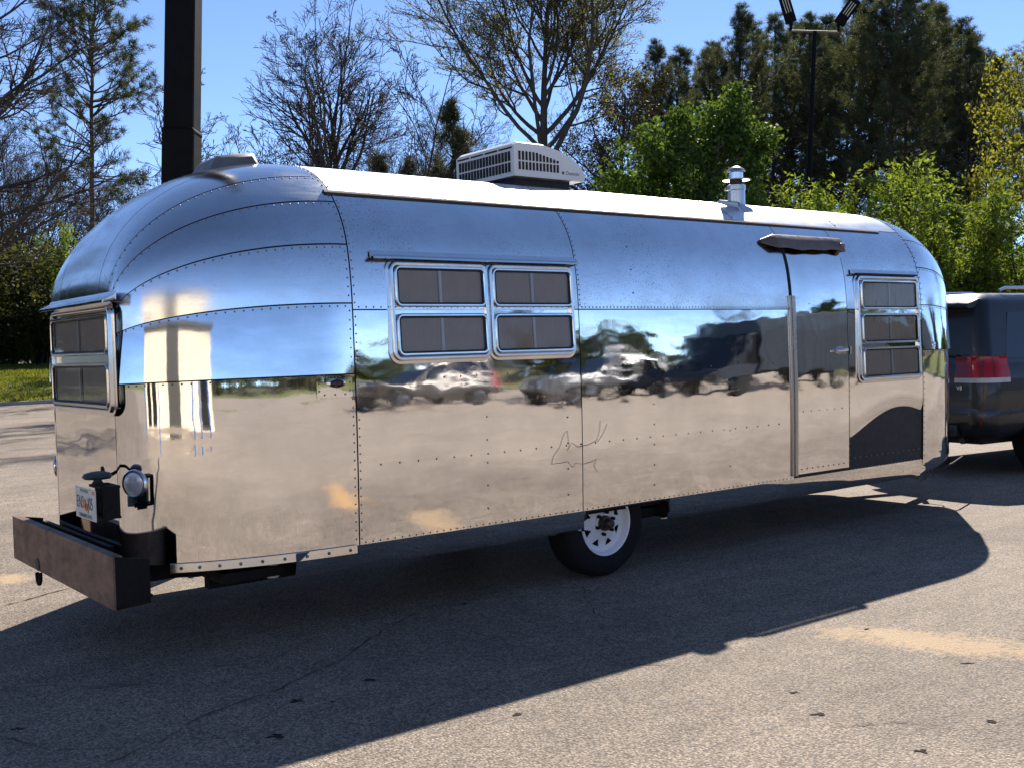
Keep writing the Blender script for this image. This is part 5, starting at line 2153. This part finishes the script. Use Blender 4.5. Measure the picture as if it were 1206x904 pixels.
def box_truck():
    root = empty('box_truck', (26.2, -11.3, 0), math.radians(178), 'dark blue box truck parked across the lot, mirrored beside the trailer door', 'truck')
    blue = car_paint('dark_blue_truck_paint', (.012, .020, .034), .6, .15)
    dark = simple('car_underbody', (.01, .01, .01), .8)
    glass = simple('tinted_car_glass', (.008, .009, .010), .04)
    mb = MB()
    mb.box((-1.9, 0, 1.92), (6.4, 2.4, 2.3))
    b = mb.build('cargo_box', blue, root, bevel=.04)
    for k in range(7):
        for sg in (-1, 1):
            mb = MB()
            mb.box((-4.5 + k * .87, sg * 1.206, 1.92), (.05, .02, 2.2))
            mb.build('rib', blue, b, smooth=False)
    mb = MB()
    s = [(.95, .55), (3.0, .55), (3.05, 1.1), (2.55, 1.35), (1.95, 2.15), (.95, 2.2)]
    mb.prism(s, (0, -1.05, 0), (1, 0, 0), (0, 0, 1), (0, 1, 0), 2.1)
    c = mb.build('cab', blue, root, smooth=False, bevel=.05)
    for sg in (-1, 1):
        mb = MB()
        mb.prism([(1.15, 1.4), (2.3, 1.4), (1.85, 2.02), (1.15, 2.05)], (0, sg * 1.052, 0), (1, 0, 0), (0, 0, 1), (0, 1, 0), .006)
        mb.build('side_window', glass, c, smooth=False)
        mb = MB()
        mb.box((3.03, sg * .8, .85), (.06, .3, .2))
        mb.build('headlamp', M_CHROME, c, bevel=.02)
        for x in (-3.4, 2.0):
            mb = MB()
            mb.lathe([(.001, sg * .72), (.36, sg * .72), (.42, sg * .76), (.42, sg * .98), (.36, sg * 1.02), (.22, sg * 1.0), (.001, sg * .99)], (x, 0, .42), 'Y', 28)
            mb.build('wheel', M_RUBBER, root)
    mb = MB()
    mb.box((-1.0, 0, .65), (7.4, .9, .25))
    mb.build('chassis', dark, root, smooth=False)
    mb = MB()
    mb.prism([(2.58, 1.36), (2.02, 2.12), (2.04, 2.13), (2.60, 1.38)], (0, -.9, 0), (1, 0, 0), (0, 0, 1), (0, 1, 0), 1.8)
    mb.build('windscreen', glass, c, smooth=False)


box_truck()


def store():
    cx_, cy_ = -8.2, -5.6
    root = empty('store_building', (cx_, cy_, 0), math.radians(-45), 'cream stucco store with blue posts, mirrored in the curved rear corner of the trailer', 'building')
    # local +Y faces the trailer (towards +X,+Y in the world)
    root.rotation_euler = (0, 0, math.atan2(.70, .71) - math.pi / 2)
    cream = simple('cream_stucco', (.72, .62, .46), .9, 0, .08, 2, .002)
    dk = simple('dark_brown_post', (.05, .045, .04), .6)
    bl = simple('blue_post', (.03, .13, .42), .45)
    glass = simple('tinted_car_glass', (.008, .009, .01), .04)
    mb = MB()
    mb.box((0, -5.0, 2.6), (15, 8, 5.2))
    w = mb.build('wall', cream, root, smooth=False)
    mb = MB()
    mb.box((0, -5.0, 5.3), (15.6, 8.6, .22))
    mb.build('roof', dk, root, smooth=False)
    for x, h in ((.6, 5.0),):
        mb = MB()
        mb.box((x, -.85, h / 2), (2.4, .3, h))
        mb.build('pier', dk, w, smooth=False)
    for x in (-6.5, -2.6, 3.2, 4.2, 5.4):
        mb = MB()
        mb.tube([(x, 2.2, 0), (x, 2.2, 2.2)], .09, 14)
        mb.lathe([(.09, 2.2), (.07, 2.25), (.001, 2.27)], (x, 2.2, 0), 'Z', 14)
        tag(mb.build('post', bl), 'slim blue post in front of the cream store', 'post', 'blue posts before the store').matrix_world = root.matrix_basis
    for x in (-6.2, -4.4, 6.2):
        mb = MB()
        mb.box((x, -1.0, 1.25), (1.3, .06, 2.3))
        d = mb.build('window' if x > -6 else 'door', dk, w, smooth=False)
        mb = MB()
        mb.box((x, -.965, 1.3), (1.1, .03, 2.05))
        mb.build('pane', glass, d, smooth=False)


store()
FG = 'trees along the far side of the lot behind the photographer'
for i, (x, y, key, h_) in enumerate(((22, -72, 'green_tree', 7), (36, -66, 'thicket', 6), (52, -55, 'cedar', 8), (56, -30, 'green_tree', 7),
                                     (54, -10, 'thicket', 6), (50, 2, 'pine_c', 11), (66, -46, 'pine_a', 12)  )):
    parts, h0 = PROTO[key]
    root = empty('tree', (x, y, ground_z(x, y) - .05), random.uniform(0, 6), 'low tree on the far side of the lot, mirrored small along the trailer side', 'tree', FG)
    root.scale = (h_ / h0 * 1.2,) * 2 + (h_ / h0,)
    for nm, me in parts:
        link_mesh(nm, me, root)

# the far wood round the lot, too distant to tell trees apart
r = np.random.default_rng(77)
k = 26000
ang = r.uniform(math.radians(150), math.radians(385), k)
rad = np.interp(ang % (2 * math.pi), np.where(RADA < 0, RADA + 2 * math.pi, RADA)[np.argsort(np.where(RADA < 0, RADA + 2 * math.pi, RADA))], RADR[np.argsort(np.where(RADA < 0, RADA + 2 * math.pi, RADA))], period=2 * math.pi) + r.uniform(16, 30, k)
top = 3.0 + 1.0 * np.sin(ang * 9) + 1.2 * np.sin(ang * 23 + 1) + .9 * np.sin(ang * 57)
top = np.where((ang % (2 * math.pi)) < math.radians(290), .5, 1.0) * np.clip(top, 1.2, 5)
C = np.column_stack([CEN[0] + rad * np.cos(ang), CEN[1] + rad * np.sin(ang), 1.0 + r.random(k) ** .8 * top])
fw = link_mesh('far_wood', leaves_mesh('far_wood', C, None, .9, M_OLIVE, 5, 1, .3, .8))
tag(fw, 'low dark belt of woodland around the far side of the lot', 'woodland', kind='stuff')
